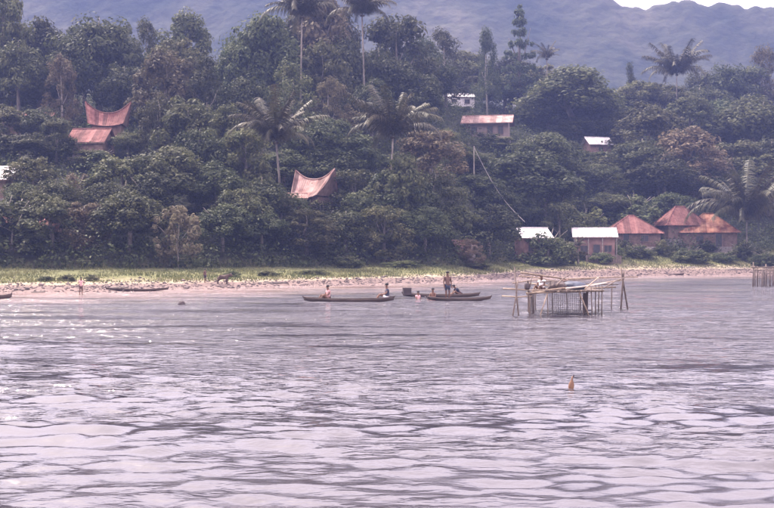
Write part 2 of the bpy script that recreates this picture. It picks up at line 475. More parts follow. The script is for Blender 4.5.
# ------------------------------------------------------------------ far mountain
def mountain_material():
    m, t, b = base_mat('mountain')
    b.inputs['Roughness'].default_value = 0.95; b.inputs['Specular IOR Level'].default_value = 0.1
    g = t.nodes.new('ShaderNodeNewGeometry')
    n = t.nodes.new('ShaderNodeTexNoise'); n.inputs['Scale'].default_value = 0.014; n.inputs['Detail'].default_value = 8
    n.inputs['Roughness'].default_value = 0.65
    t.links.new(g.outputs['Position'], n.inputs['Vector'])
    r = t.nodes.new('ShaderNodeValToRGB')
    e = r.color_ramp.elements
    e[0].position = 0.38; e[0].color = (0.03, 0.042, 0.026, 1)
    e[1].position = 0.72; e[1].color = (0.18, 0.165, 0.115, 1)
    k = e.new(0.54); k.color = (0.085, 0.09, 0.055, 1)
    t.links.new(n.outputs['Fac'], r.inputs[0]); t.links.new(r.outputs[0], b.inputs['Base Color'])
    n2 = t.nodes.new('ShaderNodeTexNoise'); n2.inputs['Scale'].default_value = 0.16; n2.inputs['Detail'].default_value = 4
    t.links.new(g.outputs['Position'], n2.inputs['Vector'])
    bp = t.nodes.new('ShaderNodeBump'); bp.inputs['Distance'].default_value = 5.0; bp.inputs['Strength'].default_value = 0.55
    t.links.new(n2.outputs['Fac'], bp.inputs['Height']); t.links.new(bp.outputs[0], b.inputs['Normal'])
    return m
MD = 720.0
_RX = np.array([-900, -260, 0, 150, 300, 420, 520, 575, 600, 622, 645, 660, 682, 700, 735, 774, 900, 1200, 1700.])
_RY = np.array([0, -12, -20, -16, -18, -14, -16, -9, -5, 4, 8.5, 3.5, 0.5, 3, 5.5, 8, 16, 40, 70.])
def mountain_z(X, Y):
    px = X / MD * FPX + 387.0
    top = CAM_H + (HOR - np.interp(px, _RX, _RY)) / FPX * MD
    s = np.clip((Y - 440.0) / (MD - 440.0), 0, 1)
    prof = 0.10 + 0.42 * s + 0.48 * s ** 3
    gul = 27 * fbm(X / 75.0, Y / 210.0, 5, 3) * np.sin(math.pi * np.clip(s, 0, 1)) 
    z = top * prof + gul + 2.2 * fbm(X / 6.0, Y / 6.0, 3, 8) * (0.4 + s)
    back = np.clip((Y - MD) / 200.0, 0, 1)
    z = z * (1 - back) - 3 * back
    front = np.clip((Y - 380) / 60.0, 0, 1)
    return -4 + (z + 4) * front
mxs = np.concatenate([np.linspace(-900, -330, 40)[:-1], np.linspace(-330, 330, 300), np.linspace(330, 900, 40)[1:]])
mm, _, _ = grid_mesh('mountain', mxs, np.concatenate([np.linspace(380, 720, 150), np.linspace(725, 920, 16)]), mountain_z, mountain_material())
tag(link('mountain', mm), kind='structure')

# ------------------------------------------------------------------ haze: one closed box of even air round everything
HZ = MB().box((0, 180, 104), (1900, 1640, 222)).mesh('haze', bpy.data.materials.new('haze_air'))
hm = HZ.materials[0]; hm.use_nodes = True; hm.node_tree.nodes.clear()
pv = hm.node_tree.nodes.new('ShaderNodeVolumePrincipled')
pv.inputs['Color'].default_value = (0.084, 0.106, 0.222, 1)
pv.inputs['Density'].default_value = 0.0016
pv.inputs['Anisotropy'].default_value = 0.1
ho = hm.node_tree.nodes.new('ShaderNodeOutputMaterial')
hm.node_tree.links.new(pv.outputs[0], ho.inputs['Volume'])
tag(link('haze', HZ), kind='stuff')

# ------------------------------------------------------------------ foliage tools
def leaf_quads(C, U, N, L, W):
    """pointed leaves: centres C, long axes U, face normals N, length L, width W"""
    S = np.cross(N, U); S /= np.linalg.norm(S, axis=1, keepdims=True) + 1e-9
    L = L[:, None]; W = W[:, None]
    tip = C + U * L * 0.5; base = C - U * L * 0.5
    a = C + S * W * 0.5 + N * W * 0.12; b = C - S * W * 0.5 + N * W * 0.12
    V = np.stack([base, b, tip, a], 1).reshape(-1, 3)
    F = np.arange(len(V)).reshape(-1, 4)
    return V, F

def rand_unit(n, g):
    v = g.normal(size=(n, 3)); return v / np.linalg.norm(v, axis=1, keepdims=True)

def clump_leaves(centres, radii, per, size, g, flat=0.75, up=0.5):
    """leaves spread through small uneven lumps"""
    n = len(centres)
    k = np.repeat(np.arange(n), per)
    u = rand_unit(len(k), g)
    rr = radii[k] * (g.random(len(k)) ** 0.45)
    P = centres[k] + u * rr[:, None] * np.array([1, 1, flat])
    N = u + np.array([0, 0, up]) + 0.75 * rand_unit(len(k), g)
    N /= np.linalg.norm(N, axis=1, keepdims=True)
    U = np.cross(N, rand_unit(len(k), g)); U /= np.linalg.norm(U, axis=1, keepdims=True) + 1e-9
    L = size * g.uniform(0.6, 1.5, len(k)); W = L * g.uniform(0.45, 0.75, len(k))
    return leaf_quads(P, U, N, L, W)

def crown_proto(kind, seed, mt):
    """crown 8 m wide and 8 m high, base at z = 0"""
    g = np.random.default_rng(seed)
    if kind == 'round':
        n = 64
        u = rand_unit(n, g); u[:, 2] = np.abs(u[:, 2]) * 1.15 - 0.25
        r = g.uniform(0.55, 1.0, n)
        C = u * r[:, None] * np.array([3.3, 3.3, 3.7]) + np.array([0, 0, 3.4])
        C[:, :2] += g.normal(0, .25, (n, 2))
        V, F = clump_leaves(C, g.uniform(0.7, 1.55, n), 210, 0.29, g)
    elif kind == 'spread':          # several tiers of flat lumps on bent limbs
        n = 62
        a = g.uniform(0, 6.28, n); h = g.choice([1.2, 2.6, 4.1, 5.5, 6.7], n) + g.normal(0, .5, n)
        rad = g.uniform(0.2, 1, n) ** .6 * np.interp(h, [0.5, 2.5, 4, 6, 7.6], [2.4, 3.4, 3.4, 2.7, 1.2])
        C = np.stack([np.cos(a) * rad, np.sin(a) * rad, h], 1)
        V, F = clump_leaves(C, g.uniform(0.6, 1.35, n), 150, 0.31, g, flat=0.72)
    elif kind == 'airy':
        n = 58
        a = g.uniform(0, 6.28, n); h = g.uniform(0.4, 7.4, n)
        rad = g.uniform(0.1, 1, n) ** .6 * np.interp(h, [0, 2.5, 5, 8], [2.2, 3.5, 2.9, .5])
        C = np.stack([np.cos(a) * rad, np.sin(a) * rad, h], 1)
        V, F = clump_leaves(C, g.uniform(0.45, 1.1, n), 150, 0.22, g, flat=0.85)
    elif kind == 'column':
        n = 48
        a = g.uniform(0, 6.28, n); h = g.uniform(0.2, 7.6, n)
        rad = g.uniform(0.2, 1, n) * np.interp(h, [0, 2, 5, 8], [3.0, 3.3, 2.2, .3])
        C = np.stack([np.cos(a) * rad, np.sin(a) * rad, h], 1)
        V, F = clump_leaves(C, g.uniform(0.5, 1.0, n), 170, 0.21, g, flat=1.0)
    elif kind == 'conifer':
        Cs, Rs = [], []
        for h in (0.5, 1.5, 2.5, 3.6, 4.6, 5.6, 6.5, 7.2):
            rm = (8.3 - h) / 8.0 * 3.8
            k = max(3, int(rm * 2.6))
            for q in range(k):
                aa = 6.28 * q / k + g.uniform(-.4, .4)
                for f in (0.35, 0.65, 0.95):
                    f2 = f * g.uniform(.75, 1.1)
                    Cs.append((math.cos(aa) * rm * f2, math.sin(aa) * rm * f2, h + .25 * f2 + g.uniform(-.15, .15))); Rs.append(0.32 + .22 * (1 - f))
        for z in np.linspace(6.5, 7.95, 5): Cs.append((0, 0, z)); Rs.append(.28)
        V, F = clump_leaves(np.array(Cs), np.array(Rs) * 1.25, 34, 0.30, g, flat=0.55)
    elif kind == 'shrub':
        n = 40
        u = rand_unit(n, g); u[:, 2] = np.abs(u[:, 2])
        C = u * g.uniform(.5, 1, n)[:, None] * np.array([3.4, 3.4, 7.0]) * np.array([1, 1, 1])
        V, F = clump_leaves(C, g.uniform(0.7, 1.3, n), 120, 0.42, g, flat=1.1)
        V[:, 2] = np.maximum(V[:, 2], 0.02)
    elif kind == 'dry':             # thin pale twigs with few leaves
        n = 90
        a = g.uniform(0, 6.28, n); h = g.uniform(0.9, 7.6, n)
        rad = g.uniform(0.2, 1, n) * np.interp(h, [0, 2, 5, 8], [2.4, 3.7, 3.5, 1.8])
        C = np.stack([np.cos(a) * rad, np.sin(a) * rad, h], 1)
        V, F = clump_leaves(C, g.uniform(0.25, .6, n), 46, 0.40, g, flat=1.4, up=0.1)
    return mesh_np('crown', V, F, mt)

def trunk_proto(seed, limbs=4, mt=None, thick=1.0, fork=False, spread=2.2):
    """trunk of a tree 10 m high whose crown is 8 m wide"""
    g = random.Random(seed); b = MB()
    bend = [(0, 0, -0.6), (g.uniform(-.15, .15), g.uniform(-.15, .15), 2.2), (g.uniform(-.35, .35), g.uniform(-.35, .35), 5.0), (g.uniform(-.3, .3), g.uniform(-.3, .3), 7.6), (0, 0, 9.2)]
    b.tube(bend, [.34 * thick, .25 * thick, .19 * thick, .10 * thick, .03 * thick], 7)
    for i in range(limbs):
        a = 6.28 * i / limbs + g.uniform(-.4, .4); z0 = g.uniform(3.2, 6.0)
        s = spread * g.uniform(.7, 1.2)
        p0 = Vector((bend[2][0] * .8, bend[2][1] * .8, z0))
        p1 = p0 + Vector((math.cos(a) * s * .5, math.sin(a) * s * .5, 1.0)); p2 = p0 + Vector((math.cos(a) * s, math.sin(a) * s, 2.2 + g.uniform(0, 1)))
        b.tube([p0, p1, p2], [.12 * thick, .085 * thick, .03], 5)
    return b.mesh('trunk', mt or M['bark'], True)

CROWN = {}
def crowns(key, kind, mt, seeds): CROWN[key] = [crown_proto(kind, s, mt) for s in seeds]
crowns('R', 'round', M['leaf_dark'], (1, 2, 3, 4)); crowns('S', 'spread', M['leaf_mid'], (5, 6, 7))
crowns('A', 'airy', M['leaf_mid'], (8, 9)); crowns('B', 'airy', M['leaf_brown'], (10, 11))
crowns('T', 'spread', M['leaf_brown'], (12, 13)); crowns('C', 'conifer', M['leaf_needle'], (14,))
crowns('N', 'column', M['leaf_dark'], (15, 16)); crowns('L', 'round', M['leaf_light'], (17, 18))
crowns('H', 'shrub', M['leaf_mid'], (19, 20)); crowns('G', 'shrub', M['leaf_light'], (21, 22))
crowns('D', 'dry', M['leaf_dry'], (23,)); crowns('K', 'shrub', M['leaf_brown'], (24,))
TRUNK = [trunk_proto(s) for s in (1, 2, 3)]
TRUNK_THIN = [trunk_proto(9, 3, M['bark_pale'], 0.75, spread=1.6)]
TRUNK_BUSH = [trunk_proto(12, 9, M['bark_pale'], 0.35, spread=2.8)]
counter = {}
HCHK = []
def tree(key, px, top, wpx, r, label, cf=0.78, name=None, group='trees on the wooded slope', cat='tree'):
    p = inland(px, r); r0 = r
    while r > max(1, r0 - 15) and r0 < 60 and not (px > 556 and r0 < 25) and all(abs(px - hx) > 34 for hx in (597, 488, 312, 100, 20)):
        # stand lower on the slope when the tree would come out squat
        if CAM_H + (HOR - top) / FPX * p.y - p.z > 0.85 * wpx * 1.35 / FPX * p.y: break
        r -= 1; p = inland(px, r)
    ztop = CAM_H + (HOR - top) / FPX * p.y
    H = max(ztop - p.z, 1.2); W = wpx * (random.uniform(1.3, 1.62) if r < 60 else 1.5) / FPX * p.y
    if cf == 0.78: cf = 0.97 if r < 60 else 0.93
    HCHK.append((label[:40], round(H, 1), round(W, 1)))
    i = counter.get(key, 0); counter[key] = i + 1
    nm = name or {'C': 'conifer_tree', 'N': 'narrow_tree', 'H': 'shrub', 'G': 'shrub', 'K': 'shrub', 'D': 'dry_shrub'}.get(key, 'broadleaf_tree')
    e = empty(nm, (p.x, p.y, p.z), random.uniform(0, 6.28), label, 'shrub' if 'shrub' in nm else cat, group)
    tm = TRUNK_BUSH if key in 'HGDK' else (TRUNK_THIN if key in 'ABN' else TRUNK)
    link('trunk', tm[i % len(tm)], e, scale=(W / 8 * .9, W / 8 * .9, H / 10 * (.97 if key != 'D' else 0.8)))
    if key in 'HGKD': cf = 0.98 if key != 'D' else 0.88
    link('crown', CROWN[key][i % len(CROWN[key])], e, loc=(0, 0, H * (1 - cf)), scale=(W / 7.9, W / 7.9, H * cf / 7.9))
    return e

TREES = [
 # skyline, left to right
 ('S', 2, -8, 46, 70, 'tall tree cut by the left edge, its crown reaching the top of the picture'),
 ('R', 36, 9, 46, 74, 'round skyline tree just right of the left edge, below the mountain'),
 ('R', 99, 4, 68, 70, 'largest dark skyline tree at upper left, above the horned red roofs'),
 ('A', 148, 17, 36, 78, 'thin skyline tree with light showing between its bare stems'),
 ('S', 187, 14, 44, 76, 'skyline tree just left of the notch where the blue mountain dips lowest'),
 ('A', 222, 52, 36, 66, 'low skyline tree in the notch of the upper left treetops'),
 ('R', 262, 0, 56, 62, 'broad dark tree under the leftmost tall skyline palm'),
 ('T', 315, -4, 60, 70, 'brownish tree between the two palms that reach the top edge'),
 ('R', 345, 28, 46, 60, 'dark tree below the right one of the two top edge palms'),
 ('S', 396, 14, 58, 68, 'wide tree right of the top edge palms, ending the high left canopy'),
 ('A', 446, 27, 46, 80, 'airy pale green skyline tree left of the tall conifer'),
 ('N', 487, 31, 28, 82, 'small pointed skyline tree next left of the tall conifer'),
 ('C', 520, 7, 40, 80, 'tall tiered conifer standing highest on the middle skyline', 0.8),
 ('R', 572, 62, 88, 60, 'massive dark tree right below the tall conifer, its top lit'),
 ('N', 630, 64, 18, 84, 'slim spire of a tree in the dip of the right skyline'),
 ('S', 640, 82, 52, 74, 'bushy skyline tree left of the right skyline palm'),
 ('R', 726, 56, 40, 84, 'dark rounded skyline tree right of the skyline palm'),
 ('B', 764, 38, 34, 86, 'thin brownish tree rising at the right edge of the skyline'),
 ('A', 700, 66, 34, 86, 'low skyline tree between the palm and the dark rounded tree'),
 # second tier
 ('B', 62, 52, 34, 58, 'brownish slender tree in front of the largest upper left tree'),
 ('L', 38, 78, 46, 70, 'pale topped tree at upper left above the hidden long roof'),
 ('N', 12, 60, 44, 70, 'dark tree at the left edge below the skyline trees'),
 ('R', 124, 58, 40, 62, 'dark tree directly above the horned red roof'),
 ('T', 166, 50, 56, 48, 'brownish tree below the thin stemmed skyline tree'),
 ('N', 206, 56, 46, 44, 'leafy tree below the skyline notch, upper left of the shaded palm'),
 ('R', 245, 70, 48, 40, 'dark tree directly behind the left of the two big coconut palms'),
 ('A', 292, 62, 48, 44, 'dark tree under the light gap between the top edge palms'),
 ('B', 330, 70, 42, 42, 'reddish brown tree between the two big coconut palms, higher up'),
 ('R', 372, 72, 50, 44, 'dark tree rising behind the right big coconut palm'),
 ('R', 412, 62, 46, 56, 'dark tree left of the white building on the slope'),
 ('S', 466, 62, 46, 104, 'leafy tree behind the white building on the slope'),
 ('R', 505, 70, 48, 88, 'dark tree at the foot of the tall conifer'),
 ('S', 548, 92, 46, 70, 'leafy tree right of the pink roofed house on the slope'),
 ('R', 600, 100, 62, 66, 'dark tree behind the small white roof high on the right slope'),
 ('S', 650, 104, 58, 52, 'spreading tree below the right skyline palm'),
 ('S', 690, 98, 52, 54, 'leafy tree right below the skyline palm'),
 ('L', 716, 92, 40, 58, 'pale green tree left of the big round tree at right'),
 ('R', 752, 88, 72, 40, 'big round dark tree with lit top near the right edge'),
 # third tier
 ('R', 20, 130, 44, 34, 'dark tree behind the hidden long roof at the left edge'),
 ('S', 56, 118, 34, 36, 'small tree just left of the lower red roof'),
 ('A', 158, 92, 44, 34, 'dark tree right of the horned red roof'),
 ('S', 188, 98, 58, 30, 'spreading tree left of the left big coconut palm'),
 ('N', 226, 108, 52, 24, 'dark tree below and left of the left big coconut palm'),
 ('R', 322, 108, 52, 26, 'dark tree between the two big coconut palms, lower down'),
 ('T', 430, 128, 54, 36, 'brownish bush like tree right of the right big coconut palm'),
 ('R', 352, 126, 56, 24, 'dark tree under the left fronds of the right big palm'),
 ('A', 448, 128, 34, 38, 'tree left of the pink roofed house on the slope'),
 ('R', 528, 146, 82, 26, 'very dark rounded tree below the pink roofed house, beside the cable'),
 ('S', 566, 142, 34, 38, 'tree left of the small white roof high on the right slope'),
 ('R', 642, 132, 52, 36, 'dark tree right of the small white roof high on the slope'),
 ('T', 686, 128, 60, 30, 'dark tree above the middle red roof at the shore'),
 ('S', 735, 140, 56, 24, 'leafy tree above the right shore palm'),
 ('R', 772, 132, 54, 22, 'dark tree cut by the right edge above the shore palm'),
 # fourth tier
 ('S', 32, 158, 50, 16, 'leafy tree right of the white roof at the left edge'),
 ('K', 76, 166, 36, 13, 'reddish brown bush below the lower red roof'),
 ('S', 122, 158, 62, 14, 'tree with lit tiers of leaves below the lower red roof'),
 ('R', 170, 140, 64, 17, 'dark tree above the pale dry shrub'),
 ('R', 216, 156, 56, 11, 'dark tree right of the pale dry shrub, higher'),
 ('R', 262, 170, 56, 9, 'dark tree left of the lower horned roof'),
 ('N', 300, 200, 40, 6, 'dark tree in the shade under the lower horned roof'),
 ('S', 355, 168, 48, 11, 'tree right of the lower horned roof'),
 ('R', 398, 164, 62, 15, 'dark tree below the right big coconut palm'),
 ('A', 436, 168, 50, 17, 'dark tree left of the cable'),
 ('R', 474, 172, 48, 20, 'dark tree under the upper end of the cable'),
 ('L', 562, 172, 40, 16, 'pale tree above the two white roofs at the shore'),
 ('A', 604, 164, 44, 22, 'thin tree above and left of the left red hip roof'),
 ('R', 658, 166, 52, 18, 'dark tree behind the left and middle red hip roofs'),
 ('B', 694, 166, 26, 17, 'slim brown tree rising between the two right red roofs'),
 ('R', 722, 166, 48, 16, 'dark tree behind the rusty right hip roof'),
 ('R', 768, 172, 50, 12, 'dark tree behind the shore palm at the right edge'),
 # edge of the shore
 ('H', 12, 188, 60, 2, 'leafy bank shrub at the left edge above the grass'),
 ('S', 52, 196, 48, 1, 'low tree hiding the red house at lower left'),
 ('T', 84, 200, 36, 1, 'brownish low tree right of the hidden red house'),
 ('R', 130, 186, 60, 1, 'dark low tree just left of the pale dry shrub'),
 ('D', 178, 206, 44, -3, 'pale dry shrub with thin twigs standing on the grass bank'),
 ('R', 222, 200, 50, 2, 'dark low tree next right of the pale dry shrub'),
 ('R', 262, 206, 48, 1, 'dark low tree at the shore under the left big palm'),
 ('S', 306, 210, 50, 0, 'leafy low tree at the shore below the lower horned roof'),
 ('R', 346, 206, 48, 1, 'dark low tree at the shore right of the lower horned roof'),
 ('S', 384, 204, 46, 0, 'spotted leafy low tree at the shore below the right big palm'),
 ('R', 424, 202, 50, 2, 'dark low tree at the shore left of the round topped tree'),
 ('R', 489, 200, 52, 0, 'round topped shore tree left of the white roofed house', 0.92),
 ('G', 584, 198, 40, 3, 'pale green bush above the right white roof'),
 ('G', 634, 188, 46, 6, 'pale green bush above the left red hip roof'),
 ('G', 548, 222, 36, -8, 'olive bush in front of the left white roof'),
 # more trees that close the canopy
 ('R', 18, 30, 44, 64, 'dark tree in the upper left corner, second from the left edge'),
 ('R', 72, 34, 44, 66, 'dark tree between the two leftmost round skyline trees, lower'),
 ('A', 130, 40, 40, 72, 'airy tree behind the roofs, right of the largest upper left tree'),
 ('S', 176, 40, 48, 64, 'leafy tree filling the canopy below the left skyline'),
 ('R', 240, 34, 44, 60, 'dark tree at the right side of the skyline notch'),
 ('R', 286, 32, 48, 58, 'dark tree filling the canopy under the left top edge palm'),
 ('S', 322, 44, 50, 54, 'leafy tree filling the canopy between the top edge palms'),
 ('R', 378, 38, 50, 60, 'dark tree filling the canopy under the right top edge palm'),
 ('R', 430, 50, 40, 74, 'dark tree between the wide tree and the airy skyline tree'),
 ('S', 470, 50, 40, 110, 'leafy tree on the skyline just behind the white building'),
 ('R', 510, 52, 44, 96, 'dark tree hiding the stem of the tall conifer'),
 ('S', 540, 66, 44, 84, 'leafy tree around the foot of the small skyline palm'),
 ('R', 610, 88, 50, 78, 'dark tree in the dip of the right skyline'),
 ('S', 666, 86, 44, 76, 'leafy tree around the stem of the skyline palm'),
 ('R', 700, 80, 48, 78, 'dark tree right of the skyline palm stem'),
 ('S', 744, 66, 48, 88, 'leafy tree between the two rightmost skyline trees'),
 ('R', 622, 108, 50, 54, 'dark tree above and right of the small white roof'),
 ('S', 576, 118, 46, 56, 'leafy tree above and left of the small white roof'),
 ('R', 545, 128, 52, 40, 'dark tree just right of the pink roofed house, lower'),
 ('R', 518, 142, 34, 44, 'dark bushy tree in front of the right end of the tan house'),
 ('A', 470, 138, 24, 44, 'small tree in front of the left end of the tan house'),
 ('R', 664, 148, 50, 26, 'dark tree above the left red hip roof'),
 ('S', 616, 156, 46, 30, 'spreading tree right below the small white roof'),
 ('R', 578, 160, 50, 22, 'dark tree below the small white roof, above the veranda house'),
 ('S', 546, 176, 48, 12, 'leafy tree directly above the olive bush'),
 ('R', 508, 166, 44, 22, 'dark tree crossed by the middle of the cable'),
 ('R', 516, 190, 42, 8, 'dark tree behind the left zinc roof'),
 ('R', 706, 152, 50, 24, 'dark tree above the gap between the two right red roofs'),
 ('S', 756, 156, 48, 18, 'leafy tree behind the crown of the shore palm'),
 ('R', 608, 190, 36, 9, 'dark tree just behind the veranda house'),
 ('R', 672, 190, 40, 8, 'dark low tree touching the back of the middle red roof'),
 ('R', 284, 146, 50, 24, 'dark tree hiding the stem of the left big coconut palm'),
 ('S', 402, 156, 44, 5, 'leafy tree hiding the stem of the right big coconut palm'),
 ('S', 92, 150, 30, 34, 'small leafy tree at the foot of the lower red ribbed roof'),
 ('R', 128, 128, 30, 37, 'dark small tree at the right end of the lower red ribbed roof'),
 ('R', 40, 104, 40, 46, 'dark tree in front of the right part of the hidden long roof'),
 ('S', 8, 106, 34, 46, 'leafy tree in front of the left part of the hidden long roof'),
 ('R', 24, 178, 34, 12, 'dark tree at the right end of the white roof at the left edge'),
 ('R', 460, 142, 48, 30, 'dark tree left of the upper end of the cable'),
 ('S', 482, 154, 40, 26, 'leafy tree hiding the post at the upper end of the cable'),
 ('R', 330, 142, 50, 22, 'dark tree right above the lower horned roof'),
 ('S', 560, 200, 30, 1, 'leafy tree between the two zinc roofs'),
 ('R', 84, 14, 40, 86, 'dark skyline tree behind the gap left of the largest upper left tree'),
 ('S', 118, 26, 40, 84, 'leafy skyline tree right behind the largest upper left tree'),
 ('R', 168, 34, 36, 84, 'dark skyline tree between the thin stemmed tree and the notch'),
 ('R', 290, 4, 44, 76, 'dark skyline tree around the stem of the left top edge palm'),
 ('S', 338, 10, 44, 78, 'leafy skyline tree around the stem of the right top edge palm'),
 ('R', 420, 26, 36, 84, 'dark skyline tree at the right shoulder of the high left canopy'),
 ('R', 200, 120, 50, 20, 'dark tree filling the slope left below the left big palm'),
 ('S', 245, 126, 44, 18, 'leafy tree filling the slope under the left big palm crown'),
 ('R', 106, 178, 44, 9, 'dark tree filling the slope left of the pale dry shrub'),
 ('R', 150, 168, 44, 10, 'dark tree on the slope above left of the pale dry shrub'),
 ('R', 56, 172, 40, 9, 'dark tree on the slope above the hidden red house'),
 ('R', 240, 182, 46, 5, 'dark tree on the slope right of the pale dry shrub, near the shore'),
 ('R', 370, 182, 44, 7, 'dark tree on the slope right of the lower horned roof, near the shore'),
 ('R', 414, 184, 46, 7, 'dark tree on the slope below the right big palm, near the shore'),
 ('R', 452, 196, 42, 4, 'dark tree on the slope just left of the round topped shore tree'),
 ('R', 496, 178, 44, 10, 'dark tree on the slope above the round topped shore tree'),
 ('H', 488, 131, 44, 47, 'leafy shrub along the foot of the tan house wall'),
 ('H', 100, 146, 44, 34, 'leafy shrub hiding the wall of the house with the red ribbed roof'),
 ('H', 322, 197, 36, 10, 'leafy shrub hiding the wall of the lower horned house'),
 ('H', 598, 150, 36, 40, 'leafy shrub hiding the wall under the small white roof'),
 ('H', 454, 108, 30, 86, 'leafy shrub in front of the small white building'),
 ('B', 470, 236, 26, -4, 'thin brownish shrub like tree in front of the small hut'),
]
for row in TREES:
    tree(row[0], row[1], row[2], row[3], row[4], row[5], *(row[6:] or ()))

# shrubs on the bank: (key, px, base row, width px, height px, label)
def bank_shrub(key, px, py, wpx, hpx, label):
    p = hit(px, py)
    W, H = wpx / FPX * p.y, hpx / FPX * p.y
    i = counter.get(key, 0); counter[key] = i + 1
    e = empty('bank_shrub', (p.x, p.y, gz(p.x, p.y)), random.uniform(0, 6.28), label, 'shrub', 'shrubs along the bank')
    link('stem', TRUNK_BUSH[0], e, scale=(W / 8, W / 8, H / 10))
    link('crown', CROWN[key][i % len(CROWN[key])], e, scale=(W / 7.9, W / 7.9, H / 7.9))
for row in [
 ('G', 350, 268, 34, 15, 'pale green mound of a bush on the bank left of the boats'),
 ('G', 402, 267, 46, 9, 'low wide bright green bush on the bank behind the canoes'),
 ('H', 68, 281, 22, 8, 'dark green tuft on the grass behind the lone bather'),
 ('H', 92, 281, 18, 7, 'dark green tuft on the grass right of the lone bather'),
 ('H', 46, 281, 22, 6, 'dark green tuft on the grass left of the lone bather'),
 ('H', 232, 277, 22, 7, 'dark green bush behind the small brown animal'),
 ('H', 268, 276, 30, 7, 'dark green bush on the grass right of the small brown animal'),
 ('D', 167, 268, 20, 12, 'yellowish tuft at the foot of the pale dry shrub'),
 ('G', 640, 258, 36, 16, 'green bush on the bank below the left red hip roof'),
 ('G', 690, 262, 44, 18, 'green bush on the bank below the middle red roof'),
 ('H', 664, 256, 26, 18, 'dark green bush on the bank between the pale bank bushes'),
 ('G', 724, 262, 30, 12, 'green bush on the bank left of the shore palm trunk'),
 ('G', 764, 266, 34, 18, 'yellowish bush on the bank at the right edge'),
 ('H', 612, 256, 24, 14, 'dark bush by the fence below the right white roof'),
 ('H', 528, 262, 24, 12, 'dark bush below the left white roof'),
 ('H', 622, 251, 22, 13, 'dark bush before the left red hip roofed house'),
 ('G', 652, 250, 24, 11, 'pale bush between the left and middle hip roofed houses'),
 ('H', 704, 251, 28, 12, 'dark bush before the rusty hip roofed house'),
 ('G', 730, 250, 26, 15, 'pale bush at the right corner of the rusty hip roofed house'),
 ('H', 538, 264, 22, 18, 'dark bush before the left zinc roofed house'),
 ('H', 746, 260, 40, 20, 'dark bush at the foot of the shore palm'),
 ('H', 564, 264, 34, 28, 'dark bush left of the veranda house'),
 ('G', 600, 263, 34, 13, 'low pale plants along the board fence'),
 ('G', 616, 258, 18, 20, 'pale bush at the right corner of the veranda house'),
 ('H', 582, 260, 20, 10, 'small dark bush in front of the veranda house door'),
 ('G', 475, 268, 40, 6, 'low green growth below the round topped shore tree'),
 ('G', 312, 274, 40, 6, 'low grassy growth on the bank right of the dark bushes'),
]: bank_shrub(*row)

# ------------------------------------------------------------------ palms
def frond_proto(seed, droop, L=4.6):
    g = np.random.default_rng(seed); b = MB()
    n = 13; pts = []
    ang = R(62) - droop * 0.2
    p = np.array([0., 0., 0.])
    for i in range(n):
        pts.append(p.copy())
        a = ang - (i / (n - 1)) ** 1.25 * (1.0 + droop)
        p = p + np.array([math.cos(a), 0, math.sin(a)]) * L / (n - 1)
    b.tube([tuple(q) for q in pts], [0.05 * (1 - .8 * i / (n - 1)) for i in range(n)], 4)
    P = np.array(pts)
    for s in (-1, 1):
        for k in range(46):
            f = 0.10 + 0.90 * k / 45
            q = f * (n - 1); i = min(int(q), n - 2); c = P[i] + (P[i + 1] - P[i]) * (q - i)
            tdir = P[i + 1] - P[i]; tdir /= np.linalg.norm(tdir)
            ll = 0.8 * math.sin(min(1, .25 + f) * math.pi * .86) + .22
            hang = 0.75 + g.uniform(-.35, .45)
            d = np.array([0, s, 0]) * .85 + tdir * .55 + np.array([0, 0, -hang]); d /= np.linalg.norm(d)
            w = tdir * 0.036
            m_ = c + d * ll * .5 + np.array([0, 0, .05]); e = c + d * ll + np.array([0, 0, -.12 * ll])
            b.poly([c - w, c + w, m_ + w * .9, m_ - w * .9]); b.poly([m_ - w * .9, m_ + w * .9, e])
    return b.mesh('frond', M['palm'])
FROND = [frond_proto(1, -0.55), frond_proto(2, 0.0), frond_proto(3, 0.5), frond_proto(4, 1.1)]
FROND_L = 4.6
def palm(px, cy, wpx, d, base_r, label, lean=0.0, nf=31):
    """crown heart at row cy, crown wpx wide, trunk standing base_r metres behind the tree edge"""
    p = inland(px + lean, base_r) if d is None else None
    if p is None:
        x = (px + lean - 387) / FPX * d; p = Vector((x, d, gz(x, d)))
    top = ray(px, cy, p.y) - p
    s = wpx / FPX * p.y / 7.4
    e = empty('coconut_palm', p, 0, label, 'palm', 'coconut palms')
    pts = [Vector((0, 0, -.5)), Vector((top.x * .15, 0, top.z * .3)), Vector((top.x * .5, .2, top.z * .65)), Vector((top.x, 0, top.z))]
    MB().tube(pts, [.22, .15, .12, .11], 8).build('trunk', M['bark'], e, True)
    g = random.Random(int(px * 7 + cy))
    for i in range(nf):
        k = 0 if i < nf * .2 else 1 if i < nf * .55 else 2 if i < nf * .82 else 3
        a = i * 2.39996 + g.uniform(-.25, .25)
        sc = s * g.uniform(.72, 1.12)
        link('frond', FROND[k], e, loc=(top.x, 0, top.z), rot=(g.uniform(-.3, .3), g.uniform(-.2, .22), a), scale=(sc, sc, sc))
    for i in range(6):
        a = i * 1.047 + .3
        MB().lathe([(.02, -.16), (.11, -.1), (.14, 0), (.10, .1), (.02, .15)], 8).build('coconut', M['leaf_brown'], e, True, loc=(top.x + math.cos(a) * .24, math.sin(a) * .24, top.z - .22))
palm(276, 141, 92, None, 6, 'big coconut palm in the shade left of centre, with shining fronds', 6)
palm(393, 136, 98, None, 9, 'big coconut palm in the middle with long arching lit fronds', -3)
palm(302, 16, 78, None, 46, 'left one of two tall palms whose fronds leave the top edge', -2)
palm(362, 14, 76, None, 48, 'right one of two tall palms whose fronds leave the top edge', 3)
palm(677, 74, 62, None, 68, 'skyline palm on the right, dark against the blue mountain', 0)
